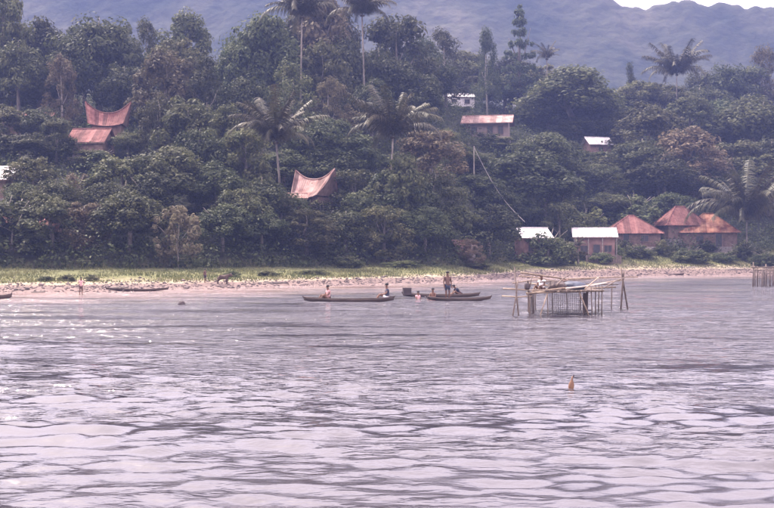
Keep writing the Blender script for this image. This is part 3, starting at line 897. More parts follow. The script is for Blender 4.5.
palm(547, 58, 30, None, 70, 'small palm on the skyline right of the tall conifer', 0, 16)
palm(747, 218, 104, None, -6, 'low bushy coconut palm at the shore near the right edge', 0, 34)
palm(578, 246, 20, None, -9, 'tiny young palm in front of the right white roof', 0, 12)

# ------------------------------------------------------------------ ground cover nobody could count
def undergrowth():
    g = np.random.default_rng(3)
    n = 7600
    x = g.uniform(-95, 130, n); r = np.where(g.random(n) < .14, g.uniform(-5, 2, n), g.uniform(0, 105, n))
    y = shore(x) + tg_at(x) + 2 + r
    keep = np.abs(x) < y * 0.46
    x, y = x[keep], y[keep]
    hh = g.uniform(.5, 1.3, len(x)) * np.where(g.random(len(x)) < .35, 2.3, 1.15)
    z = ground(x, y) + hh * .45
    C = np.stack([x, y, z], 1)
    V, F = clump_leaves(C, hh * 1.15, 46, 0.32, g, flat=0.95)
    o = link('undergrowth', mesh_np('undergrowth', V, F, M['leaf_dark']))
    tag(o, 'dark mixed undergrowth covering the wooded slope between the trees', 'undergrowth', kind='stuff')
undergrowth()

def grass():
    g = np.random.default_rng(4)
    n = 60000
    x = g.uniform(-70, 95, n); tgx = tg_at(x); tbx = np.interp(x, _PX, _TB)
    y = shore(x) + tbx - 1.5 + g.random(n) * (tgx - tbx + 4)
    nz = fbm(x / 3.5, y / 3.5, 3, 14)
    keep = (np.abs(x) < y * 0.42) & (nz > -0.28) & ~((nz < .02) & (g.random(n) < .5))
    x, y, nz = x[keep], y[keep], nz[keep]
    hgt = g.uniform(.10, .26, len(x)) * (1 + 1.6 * np.clip(nz, 0, 1))
    z = ground(x, y)
    a = g.uniform(0, 6.28, len(x)); w = g.uniform(.03, .07, len(x))
    lx, ly = g.normal(0, .1, len(x)), g.normal(0, .1, len(x))
    b0 = np.stack([x - np.cos(a) * w, y - np.sin(a) * w, z - .02], 1); b1 = np.stack([x + np.cos(a) * w, y + np.sin(a) * w, z - .02], 1)
    t = np.stack([x + lx, y + ly, z + hgt], 1)
    V = np.stack([b0, b1, t], 1).reshape(-1, 3)
    o = link('grass', mesh_np('grass', V, np.arange(len(V)).reshape(-1, 3), M['grass']))
    tag(o, 'short green and yellow grass along the lake bank', 'grass', kind='stuff')
grass()

def pebbles():
    g = np.random.default_rng(6)
    n = 7600
    x = g.uniform(-60, 90, n); tbx = np.interp(x, _PX, _TB)
    y = shore(x) + g.normal(.35, .42, n) * tbx
    keep = np.abs(x) < y * 0.42
    x, y = x[keep], y[keep]; n = len(x)
    s = g.uniform(.03, .13, n) * np.where(g.random(n) < .05, 2.0, 1)
    z = np.maximum(ground(x, y), -.05)
    O = np.array([(1, 0, 0), (0, 1, 0), (-1, 0, 0), (0, -1, 0), (0, 0, .7), (0, 0, -.5)])
    J = O[None] * (1 + g.uniform(-.3, .3, (n, 6, 1))) * s[:, None, None]
    V = (J + np.stack([x, y, z + s * .2], 1)[:, None]).reshape(-1, 3)
    T = np.array([(0, 1, 4), (1, 2, 4), (2, 3, 4), (3, 0, 4), (1, 0, 5), (2, 1, 5), (3, 2, 5), (0, 3, 5)])
    F = (np.arange(n)[:, None, None] * 6 + T[None]).reshape(-1, 3)
    o = link('pebbles', mesh_np('pebbles', V, F, M['pebble']))
    tag(o, 'pale pink and grey pebbles scattered along the waterline', 'pebbles', kind='stuff')
pebbles()

# ------------------------------------------------------------------ houses
def roof_face(parent, E0, E1, up, a, b, n, mt, name='roof_sheet', lift=0.035, sub=3, thick=0.02):
    """one slope of a roof laid with n overlapping ribbed sheets; the slope is cut along its hips (a, b along the eave)"""
    E0, E1, up = Vector(E0), Vector(E1), Vector(up)
    nrm = (E1 - E0).cross(up).normalized()
    def vm(u):
        if u < a: return u / a if a > 0 else 1
        if u > b: return (1 - u) / (1 - b) if b < 1 else 1
        return 1.0
    for i in range(n):
        mb = MB(); u0, u1 = i / n, (i + 1) / n + 0.12 / n
        u1 = min(u1, 1.0)
        us = [u0 + (u1 - u0) * k / (sub * 2) for k in range(sub * 2 + 1)]
        lo, hi = [], []
        for k, u in enumerate(us):
            o = nrm * (lift * (k % 2) + 0.012 * (i % 2))
            base = E0 + (E1 - E0) * u
            lo.append(base + o); hi.append(base + up * max(vm(u), .002) + o)
        bidx = len(mb.v)
        m_ = len(us)
        top = lo + hi; bot = [p - nrm * thick for p in top]
        mb.v = [tuple(p) for p in top + bot]
        for k in range(m_ - 1):
            mb.f.append((k, k + 1, m_ + k + 1, m_ + k))
            mb.f.append((2 * m_ + k + 1, 2 * m_ + k, 3 * m_ + k, 3 * m_ + k + 1))
            mb.f.append((k, 2 * m_ + k, 2 * m_ + k + 1, k + 1))
            mb.f.append((m_ + k, m_ + k + 1, 3 * m_ + k + 1, 3 * m_ + k))
        mb.f.append((0, m_, 3 * m_, 2 * m_)); mb.f.append((m_ - 1, 3 * m_ - 1, 4 * m_ - 1, 2 * m_ - 1))
        mb.build(name, mt, parent)

def walls(e, w, d, h, mt, plinth=1.6):
    MB().box((0, 0, h / 2), (w, d, h)).build('wall', mt, e)
    MB().box((0, 0, -plinth / 2 + .05), (w + .3, d + .3, plinth)).build('plinth', M['stone'], e)

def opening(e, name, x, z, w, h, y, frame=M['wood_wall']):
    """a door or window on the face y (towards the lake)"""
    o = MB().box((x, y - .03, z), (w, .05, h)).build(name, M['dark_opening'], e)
    fb = MB()
    for s in (-1, 1):
        fb.box((x + s * (w / 2 + .05), y - .05, z), (.1, .1, h + .2))
    fb.box((x, y - .05, z + h / 2 + .05), (w, .094, .1)); fb.box((x, y - .055, z - h / 2 - .05), (w, .13, .1))
    fb.build('frame', frame, o)
    if name == 'window':
        MB().box((x, y - .068, z), (.05, .02, h - .02)).build('mullion', frame, o)

def hip_house(px, py, w, d, h, rh, rz, label, roof, wall, n, ridge=0.18, over=.55, group=None, ops=()):
    p = hit(px, py)
    e = empty('hip_roof_house', (p.x, p.y, gz(p.x, p.y) - .1), rz, label, 'house', group)
    walls(e, w, d, h, wall)
    W, D = w / 2 + over, d / 2 + over
    hx = W * ridge
    z0, z1 = h - .12, h + rh
    a = (W - hx) / (2 * W)
    roof_face(e, (-W, -D, z0), (W, -D, z0), (0, D, z1 - z0), a, 1 - a, n, roof)
    roof_face(e, (W, D, z0), (-W, D, z0), (0, -D, z1 - z0), a, 1 - a, n, roof)
    m = max(3, int(n * d / w))
    roof_face(e, (W, -D, z0), (W, D, z0), (-(W - hx), 0, z1 - z0), .5, .5, m, roof)
    roof_face(e, (-W, D, z0), (-W, -D, z0), (W - hx, 0, z1 - z0), .5, .5, m, roof)
    for s in (-1, 1):
        for q in (-1, 1):
            MB().tube([(s * W, q * D, z0 + .06), (s * hx, 0, z1 + .06)], .07, 5).build('hip_cap', roof, e)
    MB().tube([(-hx - .05, 0, z1 + .07), (hx + .05, 0, z1 + .07)], .09, 6).build('ridge_cap', roof, e)
    for (nm, x, z, ww, hh) in ops: opening(e, nm, x, z, ww, hh, -d / 2)
    return e

def gable_house(px, py, w, d, h, rh, rz, label, roof, wall, n, over=.5, ops=(), name='gable_house', posts=0, zfix=None, rfront=None, back=None):
    """ridge along the local x axis, front slope towards the lake"""
    p = hit(px, py) if back is None else inland(px, back)
    e = empty(name, (p.x, p.y, gz(p.x, p.y) - .1 if zfix is None else zfix), rz, label, 'house')
    walls(e, w, d, h, wall)
    W, D = w / 2 + over, d / 2 + over
    rfront = rfront or D
    z0, z1 = h - .1, h + rh
    roof_face(e, (-W, -D, z0), (W, -D, z0), (0, D, z1 - z0), 0, 1, n, roof)
    roof_face(e, (W, D, z0), (-W, D, z0), (0, -D, z1 - z0), 0, 1, n, roof)
    MB().tube([(-W, 0, z1 + .06), (W, 0, z1 + .06)], .09, 6).build('ridge_cap', roof, e)
    for s in (-1, 1):
        MB().prism([(s * (w / 2 - .02), -d / 2, h), (s * (w / 2 - .02), d / 2, h), (s * (w / 2 - .02), 0, h + rh * .93)], (s * -.1, 0, 0)).build('gable', wall, e)
    MB().box((0, -D + .03, z0 - .07), (2 * W, .05, .16)).build('fascia', M['wood_wall'], e)
    for i in range(posts):
        x = -W + .25 + (2 * W - .5) * i / (posts - 1)
        MB().tube([(x, -D + .12, -1.0), (x, -D + .12, z0)], .07, 6).build('post', M['bark_pale'], e)
    for (nm, x, z, ww, hh) in ops: opening(e, nm, x, z, ww, hh, -d / 2)
    return e

def saddle_house(px, py, L, Wd, wall_h, roof_h, horn, rz, label, roof, sag=1.0):
    """traditional house on stilts: the ridge sags in the middle and sweeps out to two raised ends"""
    p = hit(px, py)
    e = empty('saddle_roof_house', (p.x, p.y, gz(p.x, p.y) - .1), rz, label, 'house', 'houses with horned saddle roofs')
    st = 1.5
    for ix in range(4):
        for iy in range(2):
            MB().tube([(-L * .4 + ix * L * .8 / 3, (-.5 + iy) * Wd * .8, -1.6), (-L * .4 + ix * L * .8 / 3, (-.5 + iy) * Wd * .8, st)], .13, 6).build('stilt', M['wood_wall'], e)
    MB().box((0, 0, st + wall_h / 2), (L * .84, Wd * .82, wall_h)).build('wall', M['wood_wall'], e)
    n = 10; zE = st + wall_h - .25
    RL = L / 2 + horn
    def ridge(u):            # u -1..1
        return Vector((u * RL, 0, zE + roof_h + sag * (abs(u) ** 2.2)))
    def eave(u, s):
        return Vector((u * L / 2, s * (Wd / 2 + .35), zE + .35 * abs(u) ** 2))
    for s in (-1, 1):
        for i in range(n):
            u0 = -1 + 2 * i / n; u1 = -1 + 2 * (i + 1) / n
            mb = MB(); rows = 4
            nrm = Vector((0, s * .8, .6))
            top = []
            for k in range(5):
                u = u0 + (u1 - u0) * k / 4
                for r in range(rows + 1):
                    v = r / rows
                    q = eave(u, s).lerp(ridge(u), v)
                    q.z -= .35 * math.sin(v * math.pi) * .8     # slopes are slightly hollow
                    top.append(q + nrm * (.05 * (k % 2) + .012 * (i % 2)))
            mb.v = [tuple(q) for q in top] + [tuple(q - nrm * .04) for q in top]
            N = len(top); w_ = rows + 1
            for k in range(4):
                for r in range(rows):
                    a0 = k * w_ + r
                    mb.f.append((a0, a0 + w_, a0 + w_ + 1, a0 + 1)); mb.f.append((N + a0, N + a0 + 1, N + a0 + w_ + 1, N + a0 + w_))
                mb.f.append((k * w_, N + k * w_, N + (k + 1) * w_, (k + 1) * w_))
            mb.build('roof_sheet', roof, e)
    MB().tube([tuple(ridge(-1 + 2 * k / 16) + Vector((0, 0, .08))) for k in range(17)], [.05] + [.10] * 15 + [.05], 6).build('ridge_cap', roof, e)
    for s in (-1, 1):
        A, B, T = eave(s, -1), eave(s, 1), ridge(s)
        MB().prism([tuple(A * .96 + Vector((0, 0, zE * .04))), tuple(B * .96 + Vector((0, 0, zE * .04))), tuple(T.lerp((A + B) / 2, .14))], (s * -.08, 0, 0)).build('gable', M['wood_wall'], e)
        MB().tube([tuple(A), tuple(T)], .07, 5).build('barge_board', roof, e); MB().tube([tuple(B), tuple(T)], .07, 5).build('barge_board', roof, e)
    opening(e, 'window', 0, st + wall_h * .5, .9, .8, -Wd * .41)
    return e

# right shore
hip_house(631, 247, 8.0, 6.0, 2.2, 2.7, R(-4), 'small house with a red hip roof right of the white roofs', M['roof_red'], M['wood_wall'], 9, .10, ops=(('door', -1.2, 1.05, .9, 2.0), ('window', 1.6, 1.3, 1.1, .9)), group='hip roofed houses at the right shore')
hip_house(680, 239.5, 6.4, 5.2, 2.3, 3.0, R(10), 'red hip roofed house set back in the middle of the three', M['roof_red'], M['wood_wall'], 8, .22, ops=(('window', 0, 1.4, 1.0, .9),), group='hip roofed houses at the right shore')
hip_house(708, 247, 8.4, 6.2, 2.4, 3.0, R(-12), 'rusty streaked hip roofed house left of the shore palm', M['roof_rust'], M['wood_wall'], 9, .16, ops=(('door', 1.4, 1.05, .9, 2.0), ('window', -1.5, 1.3, 1.1, .9)), group='hip roofed houses at the right shore')
gable_house(532, 262, 3.8, 3.4, 3.5, 1.3, R(16), 'pink walled house with a bright zinc roof half hidden by the olive bush', M['roof_zinc'], M['pink_wall'], 5, .5, ops=(('window', -.9, 2.0, .8, .9), ('door', .8, 1.0, .8, 1.95)))
gable_house(594, 258, 5.6, 4.2, 3.2, 1.2, R(-6), 'long veranda house with a bright white zinc roof beside the red roofs', M['roof_zinc'], M['pink_wall'], 7, .45, ops=(('window', -1.6, 1.4, 1.0, .9), ('door', .2, 1.0, .9, 1.95), ('window', 1.8, 1.4, 1.0, .9)), posts=4, name='veranda_house')
gable_house(596, 259, 4.6, 1.5, 1.0, .5, R(-3), 'low shed with a dull red roof in front of the veranda house', M['roof_red'], M['tan_wall'], 6, .2, name='low_shed')
gable_house(462, 262, 2.2, 2.0, .9, .7, R(24), 'small hut with a rusty roof under the round topped shore tree', M['roof_pink'], M['wood_wall'], 4, .4, ops=(('door', 0, .45, .5, .8),), name='small_hut', back=1)
# on the slope
gable_house(488, 140, 8.0, 5.4, 3.0, 1.7, R(-10), 'tan house with a pale pink roof and dark windows high on the slope', M['roof_pink'], M['tan_wall'], 9, .9, ops=(('window', .6, 1.6, 1.0, 1.5), ('window', 2.6, 1.6, .9, 1.5), ('window', -2.4, 1.6, 1.0, 1.2)))
gable_house(459, 109, 6.2, 4.4, 2.6, .9, R(8), 'small white building above and left of the pink roofed house', M['roof_zinc'], M['white_wall'], 7, .3, ops=(('window', -1.6, 1.5, 1.0, .8), ('window', 1.4, 1.5, 1.0, .8)), name='white_building')
gable_house(597, 156, 4.4, 3.6, 2.2, 1.5, R(14), 'small house with a bright white roof alone high on the right slope', M['roof_zinc'], M['pink_wall'], 5, .5, ops=(('window', 0, 1.2, .8, .8),))
gable_house(2, 200, 3.8, 4.4, 2.2, 1.5, R(-14), 'house with a pale pink white roof cut by the left edge', M['roof_zinc'], M['wood_wall'], 7, .6, ops=(('window', .6, 1.2, .9, .8),))
gable_house(22, 136, 8.4, 4.0, 2.2, 1.1, R(3), 'long dull red roofed house among trees at the left edge', M['roof_red'], M['wood_wall'], 9, .4, ops=(('window', -2, 1.2, .9, .8), ('window', 2, 1.2, .9, .8)))
gable_house(30, 262, 5.6, 3.6, 2.0, 1.2, R(4), 'low red roofed house hidden behind the shore trees at lower left', M['roof_red'], M['wood_wall'], 8, .5, ops=(('door', 0, 1.0, .9, 1.9), ('window', 2, 1.3, .9, .8)), back=5)
gable_house(92, 157, 4.6, 4.2, 1.8, 1.9, R(-7), 'house with a red ribbed roof just below the upper horned roof', M['roof_red'], M['wood_wall'], 8, .4)
saddle_house(108, 148, 4.6, 3.0, 1.6, 1.9, .75, R(4), 'upper horned house, its sagging red ridge rising to two points', M['roof_red'], 1.6)
saddle_house(315, 219, 3.6, 5.0, 1.3, 2.4, 1.0, R(-26), 'lower horned house with a faded pink striped saddle roof', M['roof_pink'], 1.3)
gable_house(291, 222, 3.0, 2.2, 3.0, .5, R(6), 'small porch building with a pale thin eave beside the lower horned house', M['roof_pink'], M['wood_wall'], 4, .5, name='porch_building')

# cable from the pink roofed house down to the white roofed one
a_, b_ = ray(474, 147, 163), ray(525, 222, hit(532, 262).y)
pts = []
for k in range(15):
    f = k / 14; q = a_.lerp(b_, f); q.z -= 1.3 * math.sin(f * math.pi); pts.append(q - a_)
cb = MB().tube([tuple(q) for q in pts], .032, 4).build('cable', M['cable'], loc=a_)
tag(cb, 'pale thin cable sloping down the dark trees to the shore house', 'cable')
pl = MB().tube([(0, 0, -.2), (0, 0, 2.35)], [.11, .08], 7).build('cable_post', M['bark_pale'], loc=(a_.x, a_.y, gz(a_.x, a_.y)))
pl.scale.z = max(.3, (a_.z - gz(a_.x, a_.y)) / 2.3)
tag(pl, 'wooden post among the trees holding the upper end of the pale cable', 'post')

# slanting pale pole, bank fence
p = hit(523, 261)
tag(MB().tube([(0, 0, .1), (2.3, -.3, -.1 + .0), (4.4, -.6, -.9)], [.09, .08, .06], 6).build('slanting_pole', M['bamboo_pale'], loc=(p.x, p.y - 1.0, p.z + 1.2)), 'pale slanting bamboo pole below the left white roof', 'pole')
p = hit(604, 264)
fe = empty('wooden_fence', (p.x, p.y, p.z), R(-6), 'dark wooden board fence on the bank below the right white roof', 'fence')
pb = MB().box((0, 0, .62), (.30, .04, 1.24)).mesh('board', M['bamboo_dark'])
for i in range(14):
    link('board', pb, fe, loc=(-2.4 + i * .36, 0, random.uniform(-.06, .06)))
for z in (.35, 1.0): MB().box((0, .06, z), (5.2, .05, .08)).build('rail', M['bamboo_dark'], fe)
# pale low boat drawn up below the rusty roof
def hull_mesh(L, W, H, mt, sheer=.12, name='hull', thick=.03):
    """open double ended hull with real thickness"""
    b = MB(); ns, nr = 18, 8
    def pt(u, a, inn):
        w = W / 2 * (1 - abs(u) ** 2.6) + .03; h = H * (1 - .25 * abs(u) ** 2)
        up = sheer * abs(u) ** 2.4
        s = math.sin(a); c = math.cos(a)
        k = 1 - inn * thick / max(w, .06)
        return (u * L / 2 * (1 - .02 * inn), s * max(w * k, .01), H + up - h * c * (1 - inn * .12))
    for inn in (0, 1):
        for i in range(ns + 1):
            for j in range(nr + 1):
                b.v.append(pt(-1 + 2 * i / ns, -math.pi / 2 + math.pi * j / nr, inn))
    N = (ns + 1) * (nr + 1); w_ = nr + 1
    for i in range(ns):
        for j in range(nr):
            q = i * w_ + j
            b.f.append((q, q + w_, q + w_ + 1, q + 1)); b.f.append((N + q, N + q + 1, N + q + w_ + 1, N + q + w_))
        for j in (0, nr):
            q = i * w_ + j; b.f.append((q, N + q, N + q + w_, q + w_))
    for i in (0, ns):
        for j in range(nr):
            q = i * w_ + j; b.f.append((q, q + 1, N + q + 1, N + q))
    return b.mesh(name, mt, True)

def canoe(px, py, L, W, H, rz, label, mt=None, thwarts=3, draft=.10, land=False, name='dugout_canoe', group='boats by the shore'):
    p = hit(px, py)
    z = gz(p.x, p.y) if land else -draft
    e = empty(name, (p.x, p.y, z), rz, label, 'boat', group)
    mt = mt or M['boat_wood']
    link('hull', hull_mesh(L, W, H, mt), e)
    for i in range(thwarts):
        x = (-.55 + 1.1 * i / max(1, thwarts - 1)) * L / 2
        MB().box((x, 0, H * .86), (.16, W * (1 - abs(2 * x / L) ** 2.6) * .98, .03)).build('thwart', mt, e)
    MB().tube([(-L / 2 * .97, 0, H * .8), (-L / 2 * 1.03, 0, H + .16)], [.05, .03], 5).build('stem_post', mt, e)
    MB().tube([(L / 2 * .97, 0, H * .8), (L / 2 * 1.03, 0, H + .16)], [.05, .03], 5).build('stern_post', mt, e)
    return e
c1 = canoe(349, 302, 4.9, .56, .28, R(3), 'long dark dugout canoe with two seated people')
c2 = canoe(441, 297, 4.7, .54, .27, R(-2), 'dugout canoe farthest from the camera, with a dark crate on its left end')
c3 = canoe(459, 300.3, 3.6, .5, .23, R(1), 'short low canoe under the standing person')
canoe(137, 291, 4.6, .42, .2, R(-4), 'thin canoe drawn up on the pebbles right of the lone bather', land=True)
canoe(713, 246, 4.2, 1.3, .7, R(6), 'pale boat resting on the bank left of the shore palm', M['roof_zinc'], 2, land=True, name='beached_boat')
canoe(674, 274.6, 2.6, .7, .35, R(-5), 'small boat at the water edge below the middle red roof', M['boat_wood'], 2)
canoe(-4, 299, 1.8, .5, .32, R(2), 'dark boat end poking in at the left edge of the beach', M['boat_wood'], 2)

# ------------------------------------------------------------------ people and animal, grown from a skeleton
def skin_mesh(name, V, E, Rr, mt, root=0, sub=1):
    m = bpy.data.meshes.new(name + '_cage'); m.from_pydata([tuple(v) for v in V], E, []); m.update()
    o = bpy.data.objects.new(name + '_cage', m); COL.objects.link(o)
    md = o.modifiers.new('skin', 'SKIN'); md.use_smooth_shade = True
    sv = m.skin_vertices[0].data
    for i, r in enumerate(Rr):
        sv[i].radius = (r, r) if not hasattr(r, '__len__') else r
        sv[i].use_root = (i == root)
    sb = o.modifiers.new('sub', 'SUBSURF'); sb.levels = sub; sb.render_levels = sub
    dg = bpy.context.evaluated_depsgraph_get(); dg.update()
    me = bpy.data.meshes.new_from_object(o.evaluated_get(dg)); me.name = name
    bpy.data.objects.remove(o); bpy.data.meshes.remove(m)
    me.materials.clear(); me.materials.append(mt)
    return me

def person(loc, rz, pose, h, label, top, bottom, cat='person'):
    """pose gives joint positions for a figure 1.7 m tall, facing -y"""
    P = {'pelvis': (0, 0, .92), 'waist': (0, 0, 1.06), 'chest': (0, 0, 1.28), 'neck': (0, 0, 1.44), 'head0': (0, -.01, 1.52), 'head1': (0, -.02, 1.63)}
    for s, n in ((-1, 'l'), (1, 'r')):
        P.update({n + 'sh': (s * .17, 0, 1.38), n + 'el': (s * .23, .02, 1.12), n + 'wr': (s * .23, -.06, .89),
                  n + 'hip': (s * .09, 0, .88), n + 'kn': (s * .10, -.03, .48), n + 'an': (s * .10, .01, .08), n + 'to': (s * .12, -.15, .03)})
    P.update(pose)
    k = h / 1.70
    P = {n: Vector(v) * k for n, v in P.items()}
    names = ['pelvis', 'waist', 'chest', 'neck', 'head0', 'head1']
    rad = {'pelvis': .125, 'waist': .115, 'chest': .135, 'neck': .055, 'head0': .075, 'head1': .088}
    edges = [('pelvis', 'waist'), ('waist', 'chest'), ('chest', 'neck'), ('neck', 'head0'), ('head0', 'head1')]
    for n in 'lr':
        names += [n + q for q in ('sh', 'el', 'wr', 'hip', 'kn', 'an', 'to')]
        rad.update({n + 'sh': .055, n + 'el': .042, n + 'wr': .03, n + 'hip': .085, n + 'kn': .055, n + 'an': .037, n + 'to': .03})
        edges += [('chest', n + 'sh'), (n + 'sh', n + 'el'), (n + 'el', n + 'wr'), ('pelvis', n + 'hip'), (n + 'hip', n + 'kn'), (n + 'kn', n + 'an'), (n + 'an', n + 'to')]
        d = (P[n + 'wr'] - P[n + 'el']).normalized()
        side = d.cross(Vector((0, 1, .2))).normalized()
        palm_ = n + 'pm'; P[palm_] = P[n + 'wr'] + d * .07 * k; names.append(palm_); rad[palm_] = .032; edges.append((n + 'wr', palm_))
        for q in range(4):
            f = n + 'f%d' % q; off = side * (.024 * (q - 1.5)) * k
            P[f] = P[palm_] + off * 1.2 + d * (.075 + .012 * (1 - abs(q - 1.2))) * k + Vector((0, -.02, 0)) * k
            names.append(f); rad[f] = .009; edges.append((palm_, f))
        f = n + 'th'; P[f] = P[n + 'wr'] + d * .06 * k - side * .06 * k; names.append(f); rad[f] = .010; edges.append((n + 'wr', f))
    ix = {n: i for i, n in enumerate(names)}
    e = empty('person', loc, rz, label, cat, 'people at the lake')
    body = link('body', skin_mesh('body', [P[n] for n in names], [(ix[a], ix[b]) for a, b in edges], [rad[n] * k for n in names], M['skin'], 0), e)
    # face and hair
    hd = P['head1']; f = Vector((0, -1, 0))
    MB().lathe([(.014, -.02), (.017, 0), (.006, .03)], 6).build('nose', M['skin'], e, True, loc=hd + Vector((0, -.088, -.02)) * k, scale=(k, k, k))
    for s in (-1, 1):
        MB().lathe([(.004, -.008), (.010, 0), (.004, .008)], 6).build('eye', M['hair'], e, True, loc=hd + Vector((s * .032, -.078, .012)) * k, scale=(k, k, k))
        MB().lathe([(.006, -.028), (.016, 0), (.006, .028)], 6).build('ear', M['skin'], e, True, loc=hd + Vector((s * .086, .01, -.012)) * k, scale=(k, k, k))
    hb = MB().lathe([(.098, -.02), (.102, .02), (.085, .07), (.045, .10), (.004, .108)], 12)
    hb.build('hair', M['hair'], e, True, loc=hd + Vector((0, .014, .012)) * k, scale=(k * .95, k * 1.02, k))
    if top:
        nn = ['waist', 'chest', 'lsh', 'rsh', 'lslv', 'rslv', 'hem']
        for s in 'lr': P[s + 'slv'] = P[s + 'sh'].lerp(P[s + 'el'], .55)
        P['hem'] = P['waist'].lerp(P['pelvis'], .6)
        ed = [(0, 1), (1, 2), (1, 3), (2, 4), (3, 5), (0, 6)]
        link('shirt', skin_mesh('shirt', [P[q] for q in nn], ed, [q * k for q in (.135, .155, .075, .075, .064, .064, .14)], top, 0), e)
    if bottom:
        nn = ['pelvis', 'lhip', 'rhip', 'lleg', 'rleg']
        for s in 'lr': P[s + 'leg'] = P[s + 'hip'].lerp(P[s + 'kn'], .7)
        link('shorts', skin_mesh('shorts', [P[q] for q in nn], [(0, 1), (0, 2), (1, 3), (2, 4)], [q * k for q in (.14, .10, .10, .082, .082)], bottom, 0), e)
    return e

SIT = {'pelvis': (0, 0, .12), 'waist': (0, .02, .27), 'chest': (0, .02, .49), 'neck': (0, 0, .65), 'head0': (0, -.02, .73), 'head1': (0, -.03, .84)}
for s, n in ((-1, 'l'), (1, 'r')):
    SIT.update({n + 'sh': (s * .17, .01, .59), n + 'el': (s * .22, -.08, .37), n + 'wr': (s * .16, -.30, .34), n + 'hip': (s * .10, -.02, .11), n + 'kn': (s * .14, -.40, .34), n + 'an': (s * .12, -.62, .04), n + 'to': (s * .13, -.78, .03)})
LEAN = dict(SIT); LEAN.update({'waist': (0, -.06, .26), 'chest': (0, -.20, .44), 'neck': (0, -.31, .55), 'head0': (0, -.37, .60), 'head1': (0, -.45, .67)})
for s, n in ((-1, 'l'), (1, 'r')):
    LEAN.update({n + 'sh': (s * .17, -.27, .50), n + 'el': (s * .20, -.42, .28), n + 'wr': (s * .14, -.60, .16)})
WADE = {}
for s, n in ((-1, 'l'), (1, 'r')): WADE.update({n + 'el': (s * .28, -.05, 1.16), n + 'wr': (s * .2, -.26, 1.10)})
def on_boat(px, py, zoff):
    p = hit(px, py); return (p.x, p.y, zoff)
person(on_boat(328, 301.8, .06), R(-60), SIT, 1.55, 'person in a pink top seated in the left part of the long canoe', M['cloth_pink'], M['cloth_brown'])
person(on_boat(387, 301.8, .08), R(-82), SIT, 1.7, 'person in a dark top seated at the right end of the long canoe', M['cloth_navy'], M['cloth_white'])
person(on_boat(447.5, 300.3, -.06), R(20), {}, 1.68, 'person standing upright in the short low canoe', M['cloth_brown'], M['cloth_navy'])
person(on_boat(433, 299.5, -.16), R(-30), SIT, 1.5, 'bather with bare shoulders low in the water left of the standing person', None, M['cloth_red'])
person(on_boat(460, 297, .04), R(-75), LEAN, 1.6, 'person in dark clothes bending forward right of the standing person', M['cloth_navy'], M['cloth_brown'])
person(on_boat(418, 299, -.30), R(40), SIT, 1.4, 'pale shirted bather sitting in the shallows right of the dark crate', M['cloth_pink'], M['cloth_white'])
p = hit(81, 295); person((p.x, p.y, max(-.08, gz(p.x, p.y) - .02)), R(25), WADE, 1.22, 'lone bather standing on the beach at left', M['cloth_pink'], M['cloth_brown'])
p = hit(205, 283); person((p.x, p.y, gz(p.x, p.y)), R(60), {}, 1.15, 'person in dark clothes standing left of the small brown animal', M['cloth_brown'], M['cloth_navy'])

# dark crate on the far canoe
p = hit(407, 297)
ce = empty('wooden_crate', (p.x, p.y, .12), R(8), 'dark slatted crate on the left end of the far canoe', 'crate')
MB().box((0, 0, .21), (.46, .34, .40)).build('box', M['crate'], ce)
sl = MB().box((0, 0, 0), (.50, .03, .08)).mesh('slat', M['crate'])
for z in (.06, .17, .28, .38):
    for s in (-1, 1): link('slat', sl, ce, loc=(0, s * .19, z))
MB().box((0, 0, .43), (.52, .40, .03)).build('lid', M['crate'], ce)

# small animal on the grass edge
p = hit(223, 284.5)
AV = [(-.42, 0, .62), (-.05, 0, .58), (.32, 0, .64), (.52, 0, .78), (.68, 0, .80), (.84, 0, .70), (-.52, 0, .55), (-.55, 0, .28)]
AR = [.17, .185, .18, .10, .095, .05, .03, .02]
AE = [(0, 1), (1, 2), (2, 3), (3, 4), (4, 5), (0, 6), (6, 7)]
for s in (-1, 1):
    b0 = len(AV); AV += [(.34, s * .11, .42), (.33, s * .11, .22), (.34, s * .11, .02)]; AR += [.065, .04, .035]; AE += [(2, b0), (b0, b0 + 1), (b0 + 1, b0 + 2)]
    b0 = len(AV); AV += [(-.34, s * .12, .42), (-.47, s * .12, .24), (-.43, s * .12, .02)]; AR += [.085, .04, .035]; AE += [(0, b0), (b0, b0 + 1), (b0 + 1, b0 + 2)]
    b0 = len(AV); AV += [(.62, s * .13, .86)]; AR += [.025]; AE += [(4, b0)]
ae = empty('calf', (p.x, p.y, gz(p.x, p.y)), R(-12), 'small dark brown animal standing at the edge of the grass', 'animal')
link('body', skin_mesh('body', AV, AE, AR, M['hide'], 1), ae)
for s in (-1, 1): MB().tube([(.70, s * .07, .88), (.70, s * .11, .97)], [.018, .006], 5).build('horn', M['bark_pale'], ae)

# ------------------------------------------------------------------ fishing platform on poles
def wpt(px, py, d): return ray(px, py, d)
D0, D1 = 45.6, 48.9
org = Vector(((571 - 387) / FPX * 47, 47, 0))
fp = empty('fishing_platform', org, 0, 'rickety bamboo fishing platform on poles standing in the water', 'platform')
def pole(pts, r, mt=M['bamboo'], nm='pole'):
    r *= 0.78
    q = [Vector(p) - org for p in pts]
    if len(q) == 2: q = [q[0], q[0].lerp(q[1], .5) + Vector((random.uniform(-.04, .04), 0, random.uniform(-.04, .04))), q[1]]
    n = len(q)
    MB().tube([tuple(p) for p in q], [r * (1 - .25 * i / (n - 1)) for i in range(n)], 6).build(nm, mt, fp, True)
def under(px, py, d): v = wpt(px, py, d); v.z = -.7; return v
dark = M['bamboo_dark']
